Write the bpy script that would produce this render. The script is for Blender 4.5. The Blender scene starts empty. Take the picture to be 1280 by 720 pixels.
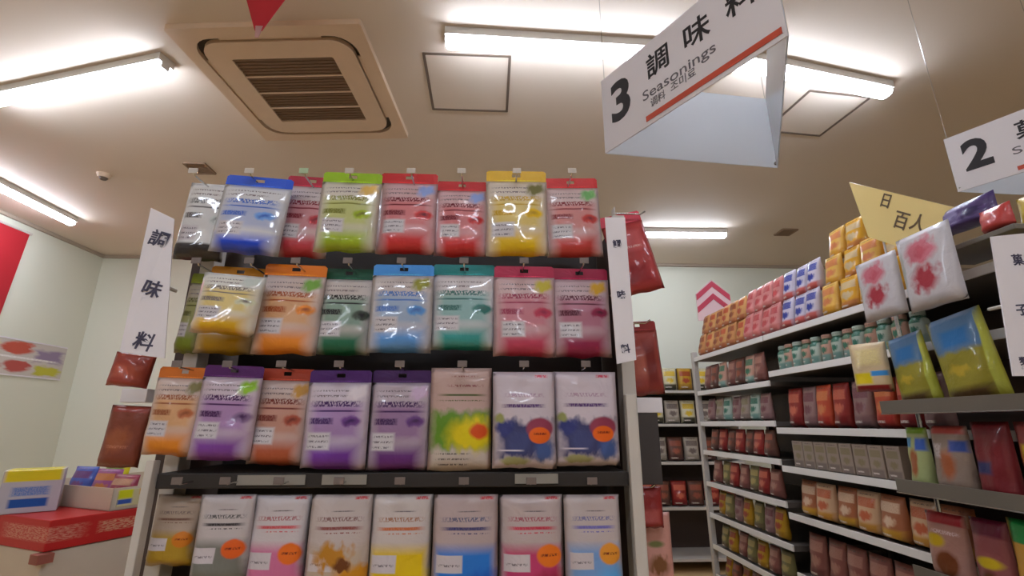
import bpy, bmesh, math, random
from mathutils import Vector, Matrix, noise as mnoise

rnd = random.Random(7)
SC = bpy.context.scene
COL = SC.collection

# ------------------------------------------------------------------ camera
F_PX, PITCH, YAW, CAM_Z = 600.0, math.radians(15.8), math.radians(2.7), 1.3
fw = Vector((math.sin(YAW) * math.cos(PITCH), math.cos(YAW) * math.cos(PITCH), math.sin(PITCH)))
rt = Vector((math.cos(YAW), -math.sin(YAW), 0))
up = rt.cross(fw)
CAM = Vector((0, 0, CAM_Z))
cd = bpy.data.cameras.new('camera')
cd.sensor_width = 36.0
cd.lens = 36.0 * F_PX / 1280.0
cd.clip_start = 0.02
cam = bpy.data.objects.new('camera', cd)
COL.objects.link(cam)
m3 = Matrix((rt, up, -fw)).transposed()
cam.matrix_world = Matrix.Translation(CAM) @ m3.to_4x4()
SC.camera = cam


def ray(x, y):
    return fw + rt * ((x - 640) / F_PX) + up * ((360 - y) / F_PX)


def at(x, y, Y=None, X=None, Z=None):
    """survey helper: where a sight line meets a plane of the shop"""
    d = ray(x, y)
    if Y is not None:
        return CAM + d * (Y / d.y)
    if X is not None:
        return CAM + d * (X / d.x)
    return CAM + d * ((Z - CAM_Z) / d.z)


# ------------------------------------------------------------------ materials
def lin(c):
    r = []
    for v in c[:3]:
        v = v / 255.0
        r.append(v / 12.92 if v <= 0.04045 else ((v + 0.055) / 1.055) ** 2.4)
    return (r[0], r[1], r[2], 1.0)


def patch_group():
    g = bpy.data.node_groups.new('print_patch', 'ShaderNodeTree')
    it = g.interface
    it.new_socket('UV', in_out='INPUT', socket_type='NodeSocketVector')
    for n in ('CU', 'CV', 'HU', 'HV', 'Soft', 'Round', 'Broken', 'Wobble'):
        it.new_socket(n, in_out='INPUT', socket_type='NodeSocketFloat')
    it.new_socket('Mask', in_out='OUTPUT', socket_type='NodeSocketFloat')
    N, L = g.nodes, g.links
    gi, go = N.new('NodeGroupInput'), N.new('NodeGroupOutput')

    def mth(op, a, b=None, clamp=False):
        n = N.new('ShaderNodeMath'); n.operation = op; n.use_clamp = clamp
        for i, v in enumerate((a, b)):
            if v is None: continue
            if isinstance(v, (int, float)): n.inputs[i].default_value = v
            else: L.new(v, n.inputs[i])
        return n.outputs[0]
    nz = N.new('ShaderNodeTexNoise'); nz.inputs['Scale'].default_value = 7.0
    L.new(gi.outputs['UV'], nz.inputs['Vector'])
    sx = N.new('ShaderNodeSeparateXYZ'); L.new(gi.outputs['UV'], sx.inputs[0])
    wob = mth('MULTIPLY', mth('SUBTRACT', nz.outputs[0], 0.5), gi.outputs['Wobble'])
    du = mth('DIVIDE', mth('ABSOLUTE', mth('ADD', mth('SUBTRACT', sx.outputs[0], gi.outputs['CU']), wob)), gi.outputs['HU'])
    dv = mth('DIVIDE', mth('ABSOLUTE', mth('ADD', mth('SUBTRACT', sx.outputs[1], gi.outputs['CV']), wob)), gi.outputs['HV'])
    rect = mth('MAXIMUM', du, dv)
    ell = mth('SQRT', mth('ADD', mth('MULTIPLY', du, du), mth('MULTIPLY', dv, dv)))
    d = mth('ADD', rect, mth('MULTIPLY', mth('SUBTRACT', ell, rect), gi.outputs['Round']))
    mask = mth('DIVIDE', mth('SUBTRACT', 1.0, d), gi.outputs['Soft'], True)
    mp = N.new('ShaderNodeMapping'); mp.inputs['Scale'].default_value = (44, 30, 1)
    L.new(gi.outputs['UV'], mp.inputs['Vector'])
    n2 = N.new('ShaderNodeTexNoise'); n2.inputs['Scale'].default_value = 1.0; n2.inputs['Detail'].default_value = 3.0
    L.new(mp.outputs[0], n2.inputs['Vector'])
    br = mth('GREATER_THAN', n2.outputs[0], 0.49)
    br = mth('ADD', mth('MULTIPLY', br, gi.outputs['Broken']), mth('SUBTRACT', 1.0, gi.outputs['Broken']))
    L.new(mth('MULTIPLY', mask, br), go.inputs[0])
    return g


PATCH = patch_group()


def new_mat(name):
    m = bpy.data.materials.new(name)
    m.use_nodes = True
    b = m.node_tree.nodes['Principled BSDF']
    return m, m.node_tree.nodes, m.node_tree.links, b


def plain(name, c, rough=0.5, metal=0.0, var=0.05, scale=12.0, bump=0.0, emit=None, strength=0.0, coat=0.0, spec=0.5):
    m, N, L, b = new_mat(name)
    b.inputs['Roughness'].default_value = rough
    b.inputs['Metallic'].default_value = metal
    b.inputs['Coat Weight'].default_value = coat
    b.inputs['Specular IOR Level'].default_value = spec
    tc = N.new('ShaderNodeTexCoord')
    nz = N.new('ShaderNodeTexNoise'); nz.inputs['Scale'].default_value = scale; nz.inputs['Detail'].default_value = 4
    L.new(tc.outputs['Object'], nz.inputs['Vector'])
    mx = N.new('ShaderNodeMix'); mx.data_type = 'RGBA'
    base = lin(c)
    mx.inputs['A'].default_value = [v * (1 - var) for v in base[:3]] + [1]
    mx.inputs['B'].default_value = [min(1, v * (1 + var)) for v in base[:3]] + [1]
    L.new(nz.outputs[0], mx.inputs['Factor'])
    L.new(mx.outputs['Result'], b.inputs['Base Color'])
    if bump:
        bp = N.new('ShaderNodeBump'); bp.inputs['Strength'].default_value = bump; bp.inputs['Distance'].default_value = 0.01
        L.new(nz.outputs[0], bp.inputs['Height']); L.new(bp.outputs[0], b.inputs['Normal'])
    if emit:
        b.inputs['Emission Color'].default_value = lin(emit)
        b.inputs['Emission Strength'].default_value = strength
    return m


def printed(name, base, layers, rough=0.34, wrinkle=0.55, coat=0.3, spec=0.25, metal=0.0):
    """packaging film or board printed with rectangular and round patches; layer =
    (u0, u1, v0, v1, colour[, soft[, round[, broken[, wobble]]]])"""
    m, N, L, b = new_mat(name)
    b.inputs['Roughness'].default_value = max(rough, 0.42)
    b.inputs['Coat Weight'].default_value = coat + (0.5 if rough < 0.25 else 0.0)
    b.inputs['Coat Roughness'].default_value = 0.07
    b.inputs['Specular IOR Level'].default_value = spec
    b.inputs['Metallic'].default_value = metal
    tc = N.new('ShaderNodeTexCoord')
    cur = None
    for l in layers:
        u0, u1, v0, v1, c = l[:5]
        soft = l[5] if len(l) > 5 else 0.06
        rd = l[6] if len(l) > 6 else 0
        bk = l[7] if len(l) > 7 else 0
        wb = l[8] if len(l) > 8 else 0
        g = N.new('ShaderNodeGroup'); g.node_tree = PATCH
        L.new(tc.outputs['UV'], g.inputs['UV'])
        for k, v in (('CU', (u0 + u1) / 2), ('CV', (v0 + v1) / 2), ('HU', (u1 - u0) / 2), ('HV', (v1 - v0) / 2),
                     ('Soft', soft), ('Round', rd), ('Broken', bk), ('Wobble', wb)):
            g.inputs[k].default_value = v
        mx = N.new('ShaderNodeMix'); mx.data_type = 'RGBA'
        L.new(g.outputs[0], mx.inputs['Factor'])
        if cur is None: mx.inputs['A'].default_value = lin(base)
        else: L.new(cur, mx.inputs['A'])
        mx.inputs['B'].default_value = lin(c)
        cur = mx.outputs['Result']
    if cur is None: b.inputs['Base Color'].default_value = lin(base)
    else: L.new(cur, b.inputs['Base Color'])
    if wrinkle:
        nz = N.new('ShaderNodeTexNoise'); nz.inputs['Scale'].default_value = 26; nz.inputs['Detail'].default_value = 3
        nz.inputs['Distortion'].default_value = 0.8
        L.new(tc.outputs['Object'], nz.inputs['Vector'])
        bp = N.new('ShaderNodeBump'); bp.inputs['Strength'].default_value = wrinkle; bp.inputs['Distance'].default_value = 0.006
        L.new(nz.outputs[0], bp.inputs['Height']); L.new(bp.outputs[0], b.inputs['Normal'])
    return m


def sheet_mat(name, c, trans=0.45, rough=0.15):
    """white printed film that lets some light through"""
    m, N, L, b = new_mat(name)
    N.remove(b)
    d = N.new('ShaderNodeBsdfDiffuse'); d.inputs[0].default_value = lin(c)
    t = N.new('ShaderNodeBsdfTranslucent'); t.inputs[0].default_value = lin(c)
    mx = N.new('ShaderNodeMixShader'); mx.inputs[0].default_value = trans
    gl = N.new('ShaderNodeBsdfGlossy'); gl.inputs['Roughness'].default_value = rough
    fr = N.new('ShaderNodeFresnel'); fr.inputs[0].default_value = 1.45
    m2 = N.new('ShaderNodeMixShader')
    L.new(d.outputs[0], mx.inputs[1]); L.new(t.outputs[0], mx.inputs[2])
    L.new(fr.outputs[0], m2.inputs[0]); L.new(mx.outputs[0], m2.inputs[1]); L.new(gl.outputs[0], m2.inputs[2])
    L.new(m2.outputs[0], N['Material Output'].inputs[0])
    return m


WHITE_METAL = plain('white_painted_steel', (205, 198, 190), 0.35)
DARK_PANEL = plain('dark_display_panel', (38, 32, 30), 0.6)  # near-black tone also stands in for the shadow between pouch rows
GREY_STEEL = plain('grey_steel', (120, 116, 110), 0.4)
CHROME = plain('chrome_wire', (200, 200, 198), 0.22, 1.0)
CARD_WHITE = plain('white_card', (236, 230, 234), 0.55)
INK = plain('black_ink', (34, 30, 34), 0.6)
INK_GREY = plain('grey_ink', (104, 98, 104), 0.6)
RED_INK = plain('red_orange_ink', (196, 78, 56), 0.5)


# ------------------------------------------------------------------ mesh helpers
def mesh_obj(name, bm, mat, parent=None, smooth=False, mats=None):
    me = bpy.data.meshes.new(name)
    bmesh.ops.recalc_face_normals(bm, faces=bm.faces[:])
    bm.to_mesh(me); bm.free()
    if smooth:
        for p in me.polygons: p.use_smooth = True
    for mm in (mats or [mat]): me.materials.append(mm)
    o = bpy.data.objects.new(name, me)
    COL.objects.link(o)
    if parent is not None: o.parent = parent
    return o


def tag(o, label=None, cat=None, group=None, kind=None):
    if label: o['label'] = label
    if cat: o['category'] = cat
    if group: o['group'] = group
    if kind: o['kind'] = kind
    return o


def empty(name, loc, label, cat, group=None, rz=0.0):
    o = bpy.data.objects.new(name, None)
    COL.objects.link(o)
    o.empty_display_size = 0.05
    o.location = loc; o.rotation_euler = (0, 0, rz)
    return tag(o, label, cat, group)


def box(bm, x0, x1, y0, y1, z0, z1, bev=0.0, M=None):
    r = bmesh.ops.create_cube(bm, size=1.0)
    vs = r['verts']
    for v in vs:
        v.co = Vector(((x0 + x1) / 2 + v.co.x * (x1 - x0), (y0 + y1) / 2 + v.co.y * (y1 - y0), (z0 + z1) / 2 + v.co.z * (z1 - z0)))
    if bev:
        es = list({e for v in vs for e in v.link_edges})
        rr = bmesh.ops.bevel(bm, geom=es, offset=bev, segments=2, affect='EDGES', profile=0.6)
        vs = list({v for f in rr['faces'] for v in f.verts} | {v for v in vs if v.is_valid})
    if M is not None:
        for v in vs: v.co = M @ v.co
    return vs


def bxo(name, dims, mat, parent=None, bev=0.002):
    bm = bmesh.new(); box(bm, *dims, bev=bev)
    return mesh_obj(name, bm, mat, parent)


def tube(bm, pts, r, seg=8, caps=True):
    pts = [Vector(p) for p in pts]
    rings = []
    for i, p in enumerate(pts):
        d = (pts[min(i + 1, len(pts) - 1)] - pts[max(i - 1, 0)]).normalized()
        a = d.orthogonal().normalized(); b = d.cross(a)
        if rings:
            # keep the ring orientation of the previous one
            a = (pa - d * pa.dot(d)).normalized(); b = d.cross(a)
        pa = a
        rings.append([bm.verts.new(p + (a * math.cos(t) + b * math.sin(t)) * r) for t in [2 * math.pi * k / seg for k in range(seg)]])
    for i in range(len(rings) - 1):
        for k in range(seg):
            bm.faces.new((rings[i][k], rings[i][(k + 1) % seg], rings[i + 1][(k + 1) % seg], rings[i + 1][k]))
    if caps:
        bm.faces.new(rings[0][::-1]); bm.faces.new(rings[-1])


def slab(bm, pts, thick, direction=None):
    """a polygon (list of 3-D points) given a thickness"""
    pts = [Vector(p) for p in pts]
    n = direction or (pts[1] - pts[0]).cross(pts[2] - pts[0]).normalized()
    a = [bm.verts.new(p - n * thick / 2) for p in pts]
    b = [bm.verts.new(p + n * thick / 2) for p in pts]
    k = len(pts)
    bm.faces.new(a[::-1]); bm.faces.new(b)
    for i in range(k): bm.faces.new((a[i], a[(i + 1) % k], b[(i + 1) % k], b[i]))


def face_uv(bm, fn):
    l = bm.loops.layers.uv.verify()
    for f in bm.faces:
        for lp in f.loops: lp[l].uv = fn(lp.vert.co)


def text_obj(name, s, size, mat, parent, origin, xd, yd, extrude=0.0004, bold=0.0, width=None):
    cu = bpy.data.curves.new(name, 'FONT')
    cu.body = s; cu.size = size; cu.extrude = extrude; cu.align_x = 'CENTER'; cu.align_y = 'CENTER'
    cu.offset = bold; cu.resolution_u = 4
    tmp = bpy.data.objects.new('tmp_text', cu)
    COL.objects.link(tmp)
    dg = bpy.context.evaluated_depsgraph_get(); dg.update()
    me = bpy.data.meshes.new_from_object(tmp.evaluated_get(dg))
    COL.objects.unlink(tmp); bpy.data.objects.remove(tmp); bpy.data.curves.remove(cu)
    xs = [v.co.x for v in me.vertices] or [0, 1]
    sx = 1.0 if width is None else width / max(1e-6, max(xs) - min(xs))
    xd, yd = Vector(xd).normalized(), Vector(yd).normalized()
    zd = xd.cross(yd)
    for v in me.vertices:
        p = v.co
        v.co = Vector(origin) + xd * (p.x * sx) + yd * p.y + zd * p.z
    me.materials.clear(); me.materials.append(mat)
    o = bpy.data.objects.new(name, me); COL.objects.link(o)
    if parent is not None: o.parent = parent
    return o


# ------------------------------------------------------------------ the room
XL, XR, YF, YB, H = -4.3, 6.5, -6.0, 5.25, 3.1


def struct(name, dims, mat):
    return tag(bxo(name, dims, mat, None, 0), name.replace('_', ' ') + ' of the shop', None, None, 'structure')


WALL = plain('cream_wall_paint', (226, 226, 210), 0.75, var=0.03, scale=1.5)
CEIL = plain('warm_beige_ceiling', (224, 208, 192), 0.7, var=0.03, scale=1.2)
FLOOR = plain('pale_vinyl_floor', (218, 184, 134), 0.35, var=0.06, scale=2)
struct('floor', (XL, XR, YF, YB, -0.1, 0), FLOOR)
struct('ceiling', (XL, XR, YF, YB, H, H + 0.1), CEIL)
struct('wall_left', (XL - 0.1, XL, YF, YB, 0, H), WALL)
struct('wall_right', (XR, XR + 0.1, YF, YB, 0, H), WALL)
struct('wall_back', (XL, XR, YB, YB + 0.1, 0, H), WALL)
struct('wall_front', (XL, XR, YF - 0.1, YF, 0, H), WALL)
TRIM = plain('grey_ceiling_trim', (176, 160, 144), 0.6)
struct('trim_1', (XL, XR, YB - 0.03, YB, H - 0.03, H), TRIM)
struct('trim_2', (XL, XL + 0.03, YF, YB - 0.03, H - 0.03, H), TRIM)

# ------------------------------------------------------------------ ceiling lights
TUBE = plain('lit_tube', (255, 255, 255), 0.4, emit=(228, 238, 255), strength=34.0)
HOUSING = plain('white_light_housing', (214, 208, 200), 0.4)


def ceiling_light(x0, y0, x1, y1, label, wid=0.075):
    a, b = Vector((x0, y0, 0)), Vector((x1, y1, 0))
    ln = (b - a).length
    t = empty('ceiling_light', ((x0 + x1) / 2, (y0 + y1) / 2, H), label, 'ceiling light', 'tube lights on the ceiling',
              math.atan2(y1 - y0, x1 - x0))
    bm = bmesh.new(); box(bm, -ln / 2, ln / 2, -wid * 0.58, wid * 0.58, -0.042, 0, 0.003)
    mesh_obj('housing', bm, HOUSING, t)
    bm = bmesh.new()
    n = 14
    ring = [(wid * 0.5 * math.cos(2 * math.pi * k / n), 0.022 * math.sin(2 * math.pi * k / n) - 0.056) for k in range(n)]
    L0 = [bm.verts.new((-ln / 2 + 0.012, p[0], p[1])) for p in ring]
    L1 = [bm.verts.new((ln / 2 - 0.012, p[0], p[1])) for p in ring]
    for k in range(n): bm.faces.new((L0[k], L0[(k + 1) % n], L1[(k + 1) % n], L1[k]))
    bm.faces.new(L0); bm.faces.new(L1[::-1])
    mesh_obj('tube_cover', bm, TUBE, t)
    for s in (-1, 1):
        bm = bmesh.new(); box(bm, s * (ln / 2 - 0.006) - 0.006, s * (ln / 2 - 0.006) + 0.006, -wid * 0.3, wid * 0.3, -0.07, -0.03, 0.003)
        mesh_obj('end_cap', bm, HOUSING, t)
    return t


ceiling_light(-2.88, 2.47, -1.66, 2.12, 'bright tube light left of the ceiling air conditioner')
ceiling_light(-3.76, 3.0, -3.79, 4.21, 'tube light running along the left wall above the red banner')
ceiling_light(-0.23, 1.89, 0.98, 1.93, 'bright tube light beside the square hatch, left of the hanging sign numbered 3')
ceiling_light(1.22, 1.96, 2.17, 2.15, 'tube light partly behind the hanging sign numbered 3, right of it')
ceiling_light(1.41, 4.23, 2.26, 4.21, 'small far tube light near the back wall above the chevron board')
for i, (x, y) in enumerate([(-2.2, -0.9), (0.2, -0.9), (2.6, -0.9), (-1.8, -2.7), (0.6, -2.7), ]):
    ceiling_light(x - 0.6, y, x + 0.6, y, ['tube light on the ceiling behind the camera, outside the picture', 'tube light on the ceiling over the right-hand aisle, outside the picture'][i > 4])

# ------------------------------------------------------------------ air conditioner
AC_P = plain('beige_plastic', (222, 194, 166), 0.45)
AC_D = plain('brown_filter', (128, 102, 80), 0.7)
AC_S = plain('dark_slot', (66, 54, 44), 0.7)
ac = empty('air_conditioner', (-1.04, 2.32, H), 'square beige cassette air conditioner with brown grille in the ceiling', 'air conditioner', rz=-0.08)


def rounded(hw, hh, r, n=6):
    pts = []
    for cx, cy, a0 in ((hw - r, hh - r, 0), (-hw + r, hh - r, 90), (-hw + r, -hh + r, 180), (hw - r, -hh + r, 270)):
        for k in range(n + 1):
            a = math.radians(a0 + 90 * k / n)
            pts.append((cx + r * math.cos(a), cy + r * math.sin(a)))
    return pts


def ring_plate(bm, outer, inner, z0, z1):
    n = len(outer)
    vo0 = [bm.verts.new((p[0], p[1], z0)) for p in outer]; vi0 = [bm.verts.new((p[0], p[1], z0)) for p in inner]
    vo1 = [bm.verts.new((p[0], p[1], z1)) for p in outer]; vi1 = [bm.verts.new((p[0], p[1], z1)) for p in inner]
    for i in range(n):
        j = (i + 1) % n
        bm.faces.new((vo0[i], vo0[j], vi0[j], vi0[i])); bm.faces.new((vo1[i], vi1[i], vi1[j], vo1[j]))
        bm.faces.new((vo0[i], vo1[i], vo1[j], vo0[j])); bm.faces.new((vi0[i], vi0[j], vi1[j], vi1[i]))


bm = bmesh.new(); ring_plate(bm, rounded(0.465, 0.46, 0.012), rounded(0.40, 0.395, 0.11), -0.03, 0)
mesh_obj('outer_frame', bm, AC_P, ac)
bm = bmesh.new(); slab(bm, [(-0.42, -0.42, -0.004), (0.42, -0.42, -0.004), (0.42, 0.42, -0.004), (-0.42, 0.42, -0.004)], 0.006)
mesh_obj('air_slot', bm, AC_S, ac)
bm = bmesh.new(); ring_plate(bm, rounded(0.375, 0.37, 0.10), rounded(0.26, 0.26, 0.01), -0.032, -0.008)
mesh_obj('inner_frame', bm, AC_P, ac)
bm = bmesh.new()
box(bm, -0.262, 0.262, -0.262, 0.262, -0.022, -0.012)
for k in range(-11, 12):
    box(bm, -0.258, 0.258, k * 0.0225 - 0.004, k * 0.0225 + 0.004, -0.027, -0.021)
g = mesh_obj('grille', bm, AC_D, ac)
bm = bmesh.new()
for k in (-1, 0, 1): box(bm, -0.26, 0.26, k * 0.13 - 0.004, k * 0.13 + 0.004, -0.033, -0.026)
mesh_obj('grille_bar', bm, AC_P, g)
for i, (lx, ly) in enumerate(((0, -0.383), (0.388, 0), (0, 0.383), (-0.388, 0))):
    bm = bmesh.new()
    if lx == 0: box(bm, -0.25, 0.25, ly - 0.01, ly + 0.008, -0.022, -0.014, 0.003)
    else: box(bm, lx - 0.008, lx + 0.01, -0.25, 0.25, -0.022, -0.014, 0.003)
    mesh_obj('louver', bm, AC_P, ac)

# ------------------------------------------------------------------ hatches, vents, detector
HATCH = plain('hatch_seam', (112, 96, 84), 0.6)
for x, y, w, d, rz, lb in ((-0.133, 2.25, 0.45, 0.46, 0.0, 'square access hatch in the ceiling right of the air conditioner'),
                           (1.95, 2.42, 0.40, 0.40, 0.1, 'square access hatch in the ceiling right of the numbered hanging sign')):
    t = empty('access_hatch', (x, y, H), lb, 'ceiling hatch', 'access hatches', rz)
    bm = bmesh.new(); ring_plate(bm, rounded(w / 2, d / 2, 0.006, 2), rounded(w / 2 - 0.014, d / 2 - 0.014, 0.004, 2), -0.004, 0)
    mesh_obj('seam_frame', bm, HATCH, t)
    bm = bmesh.new(); box(bm, -w / 2 + 0.016, w / 2 - 0.016, -d / 2 + 0.016, d / 2 - 0.016, -0.002, 0, 0.0005)
    mesh_obj('hatch_lid', bm, CEIL, t)
VENT = plain('brown_vent', (150, 122, 98), 0.6)
for x, y, lb in ((-2.13, 3.24, 'small dark square air vent in the ceiling above the endcap'), (2.87, 4.22, 'small dark air vent in the ceiling above the right gondola')):
    t = empty('air_vent', (x, y, H), lb, 'air vent', 'ceiling vents')
    bm = bmesh.new(); ring_plate(bm, rounded(0.08, 0.08, 0.01, 2), rounded(0.066, 0.066, 0.008, 2), -0.012, 0)
    mesh_obj('vent_frame', bm, VENT, t)
    bm = bmesh.new()
    box(bm, -0.067, 0.067, -0.067, 0.067, -0.003, 0)
    for k in range(-3, 4): box(bm, -0.064, 0.064, k * 0.018 - 0.005, k * 0.018 + 0.005, -0.009, -0.004)
    mesh_obj('vent_slats', bm, VENT, t)
t = empty('smoke_detector', (-2.9, 3.37, H), 'small round smoke detector on the ceiling near the left wall', 'smoke detector')
bm = bmesh.new(); bmesh.ops.create_cone(bm, cap_ends=True, segments=24, radius1=0.035, radius2=0.048, depth=0.03, matrix=Matrix.Translation((0, 0, -0.015)))
mesh_obj('detector_body', bm, AC_P, t)
bm = bmesh.new(); bmesh.ops.create_cone(bm, cap_ends=True, segments=20, radius1=0.02, radius2=0.03, depth=0.016, matrix=Matrix.Translation((0, 0, -0.037)))
mesh_obj('detector_sensor', bm, HATCH, t)

# ------------------------------------------------------------------ hanging prism signs
SHEET = sheet_mat('white_sign_sheet', (252, 246, 248), 0.28)
SHEET2 = sheet_mat('frosted_sign_sheet', (250, 252, 255), 0.8, 0.06)


def prism_sign(V, h, label, number, kanji, sub, cords=True):
    V = [Vector(v) for v in V]                       # bottom corners: front-left, rear-right, front-right
    c = sum(V, Vector()) / 3
    t = empty('hanging_sign', c, label, 'aisle sign', 'triangular hanging aisle signs')
    L = [v - c for v in V]
    upz = Vector((0, 0, h))
    a, b = L[0], L[2]
    bm = bmesh.new(); slab(bm, [a, b, b + upz, a + upz], 0.003)
    front = mesh_obj('front_panel', bm, SHEET, t)
    for nm, p, q in (('rear_panel', L[0], L[1]), ('side_panel', L[1], L[2])):
        bm = bmesh.new(); slab(bm, [p, q, q + upz, p + upz], 0.003)
        mesh_obj(nm, bm, SHEET2, t)
    xd = (b - a).normalized(); n = xd.cross(Vector((0, 0, 1))).normalized()
    if n.dot(CAM - c) < 0: n = -n
    W = (b - a).length
    P = lambda u, v, d=0.0028: a + xd * (u * W) + upz * v + n * d
    bm = bmesh.new(); slab(bm, [P(0.30, 0.05), P(0.985, 0.05), P(0.985, 0.115), P(0.30, 0.115)], 0.001)
    mesh_obj('red_stripe', bm, RED_INK, front)
    text_obj('number', number, h * 0.70, INK, front, P(0.14, 0.53, 0.0022), xd, (0, 0, 1), bold=0.005)
    for i, k in enumerate(kanji):
        text_obj('character', k, h * 0.32, INK, front, P(0.40 + 0.225 * i, 0.66, 0.0022), xd, (0, 0, 1), bold=0.001)
    for s, u, v, sz, wd in sub:
        text_obj('caption', s, h * sz, INK_GREY, front, P(u, v, 0.0022), xd, (0, 0, 1), width=wd * W)
    for v in L:
        bm = bmesh.new(); tube(bm, [v * 0.97 + upz, v * 0.97 + Vector((0, 0, H - c.z))], 0.0012, 5)
        mesh_obj('hanging_cord', bm, CHROME, t)
        bm = bmesh.new(); bmesh.ops.create_uvsphere(bm, u_segments=10, v_segments=6, radius=0.006, matrix=Matrix.Translation(v * 0.975 + Vector((0, 0, 0.012))))
        mesh_obj('corner_rivet', bm, CHROME, t)
    return t


S3 = [at(757, 192, Z=2.05), at(972, 210, Z=2.05), at(985, 45, Z=2.05)]
prism_sign(S3, 0.245, 'white triangular hanging sign numbered 3 with red stripe and black characters', '3', '調味料',
           [('Seasonings', 0.50, 0.37, 0.17, 0.42), ('调料', 0.38, 0.23, 0.12, 0.09), ('조미료', 0.53, 0.25, 0.12, 0.14)])
d2 = Vector((0.03, -0.01, 0))
p2 = at(1198, 240, Z=2.05)
S2 = [p2, p2 + Vector((0.50, 0.02, 0)), p2 + Vector((0.24, -0.43, 0))]
prism_sign(S2, 0.2, 'white triangular hanging sign numbered 2 at the right edge, above the yellow sign', '2', '菓子類',
           [('Snacks', 0.45, 0.37, 0.17, 0.3)])

# yellow prism-shaped card standing over the top shelf
YEL = sheet_mat('yellow_card', (255, 228, 156), 0.15, 0.2)
q = [at(1062, 228, X=1.29), at(1205, 262, X=1.29), at(1165, 322, X=1.29), at(1086, 296, X=1.29)]
c = (q[2] + q[3]) / 2
t = empty('yellow_sign', c, 'yellow card sign with dark characters standing on the right gondola top', 'sign')
bm = bmesh.new(); slab(bm, [p - c for p in q], 0.004)
yf = mesh_obj('card', bm, YEL, t)
nx = (q[1] - q[0]).normalized(); ny = (q[0] - q[3]); ny = (ny - nx * ny.dot(nx)).normalized()
nn = nx.cross(ny)
if nn.dot(CAM - c) < 0: nx, nn = -nx, -nn
INK_BROWN = plain('brown_ink', (98, 76, 48), 0.6)
for s, px, py, sz in (('日', 1108, 252, 0.05), ('百', 1127, 277, 0.06), ('人', 1148, 280, 0.055)):
    d = ray(px, py); k = (q[0] - CAM).dot(nn) / d.dot(nn)
    text_obj('character', s, sz, INK_BROWN, yf, CAM + d * k - c + nn * 0.003, nx, ny, bold=0.0006)
bm = bmesh.new(); tube(bm, [(q[3] - c) * 0.6 + Vector((0.012, 0, 0.03)), Vector((0.012, (q[3] - c).y * 0.6, 1.702 - c.z))], 0.004, 6)
mesh_obj('support_rod', bm, WHITE_METAL, t)

# red pennant from the ceiling
RED = sheet_mat('red_fabric', (214, 44, 58), 0.35, 0.5)
t = empty('pennant', (-0.932, 1.62, H), 'red triangular pennant hanging from the ceiling before the air conditioner', 'pennant')
bm = bmesh.new(); slab(bm, [(-0.125, 0, -0.004), (0.125, 0, -0.004), (0.014, -0.02, -0.30), (-0.014, -0.02, -0.30)], 0.002)
mesh_obj('cloth', bm, RED, t)
bm = bmesh.new(); slab(bm, [(-0.0145, -0.0185, -0.275), (0.0145, -0.0185, -0.275), (0.007, -0.023, -0.335), (-0.007, -0.023, -0.335)], 0.0026)
mesh_obj('pale_tip', bm, sheet_mat('pale_pink_tip', (226, 178, 176), 0.4), t)
bm = bmesh.new(); tube(bm, [(-0.135, 0, -0.004), (0.135, 0, -0.004)], 0.004, 6)
mesh_obj('string', bm, CARD_WHITE, t)

# ------------------------------------------------------------------ left wall banner and poster
t = empty('wall_banner', (XL + 0.02, 4.0, 2.2), 'red banner hanging on the left wall at the picture edge', 'banner')
bm = bmesh.new(); slab(bm, [(0, -0.75, -0.7), (0, 0.26, -0.7), (0, 0.36, 0.80), (0, -0.75, 0.80)], 0.006)
mesh_obj('banner_cloth', bm, RED, t)
bm = bmesh.new(); tube(bm, [(0, -0.78, 0.80), (0, 0.38, 0.80)], 0.012, 8); mesh_obj('banner_rod', bm, WHITE_METAL, t)
POSTER = printed('produce_poster', (206, 196, 190), [
    (0.0, 0.34, 0.55, 1.0, (214, 208, 90), 0.4, 1, 0, 0.3), (0.05, 0.25, 0.1, 0.5, (150, 150, 190), 0.3, 1, 0, 0.3),
    (0.30, 0.66, 0.58, 0.98, (196, 84, 66), 0.3, 1, 0, 0.2), (0.34, 0.66, 0.08, 0.46, (184, 80, 74), 0.3, 1, 0, 0.2),
    (0.64, 0.99, 0.42, 0.86, (150, 130, 160), 0.4, 0, 0, 0.2), (0.66, 0.99, 0.06, 0.38, (196, 190, 60), 0.35, 0, 0, 0.2),
    (0.05, 0.95, 0.48, 0.54, (238, 232, 232), 0.2, 0, 0.4, 0.0), (0.02, 0.2, 0.72, 0.95, (210, 110, 60), 0.4, 1, 0, 0.2)], rough=0.6, wrinkle=0)
t = empty('wall_poster', (XL + 0.006, 4.72, 1.88), 'colourful produce poster on the left wall below the red banner', 'poster')
bm = bmesh.new(); slab(bm, [(0, -0.62, -0.16), (0, 0.36, -0.155), (0, 0.36, 0.155), (0, -0.62, 0.165)], 0.004)
face_uv(bm, lambda p: ((p.y + 0.62) / 0.98, (p.z + 0.16) / 0.32))
mesh_obj('poster_sheet', bm, POSTER, t)
bm = bmesh.new()
for z in (-0.158, 0.16): box(bm, 0.001, 0.005, -0.62, 0.36, z - 0.006, z + 0.006)
mesh_obj('poster_edge', bm, CARD_WHITE, t)


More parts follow.
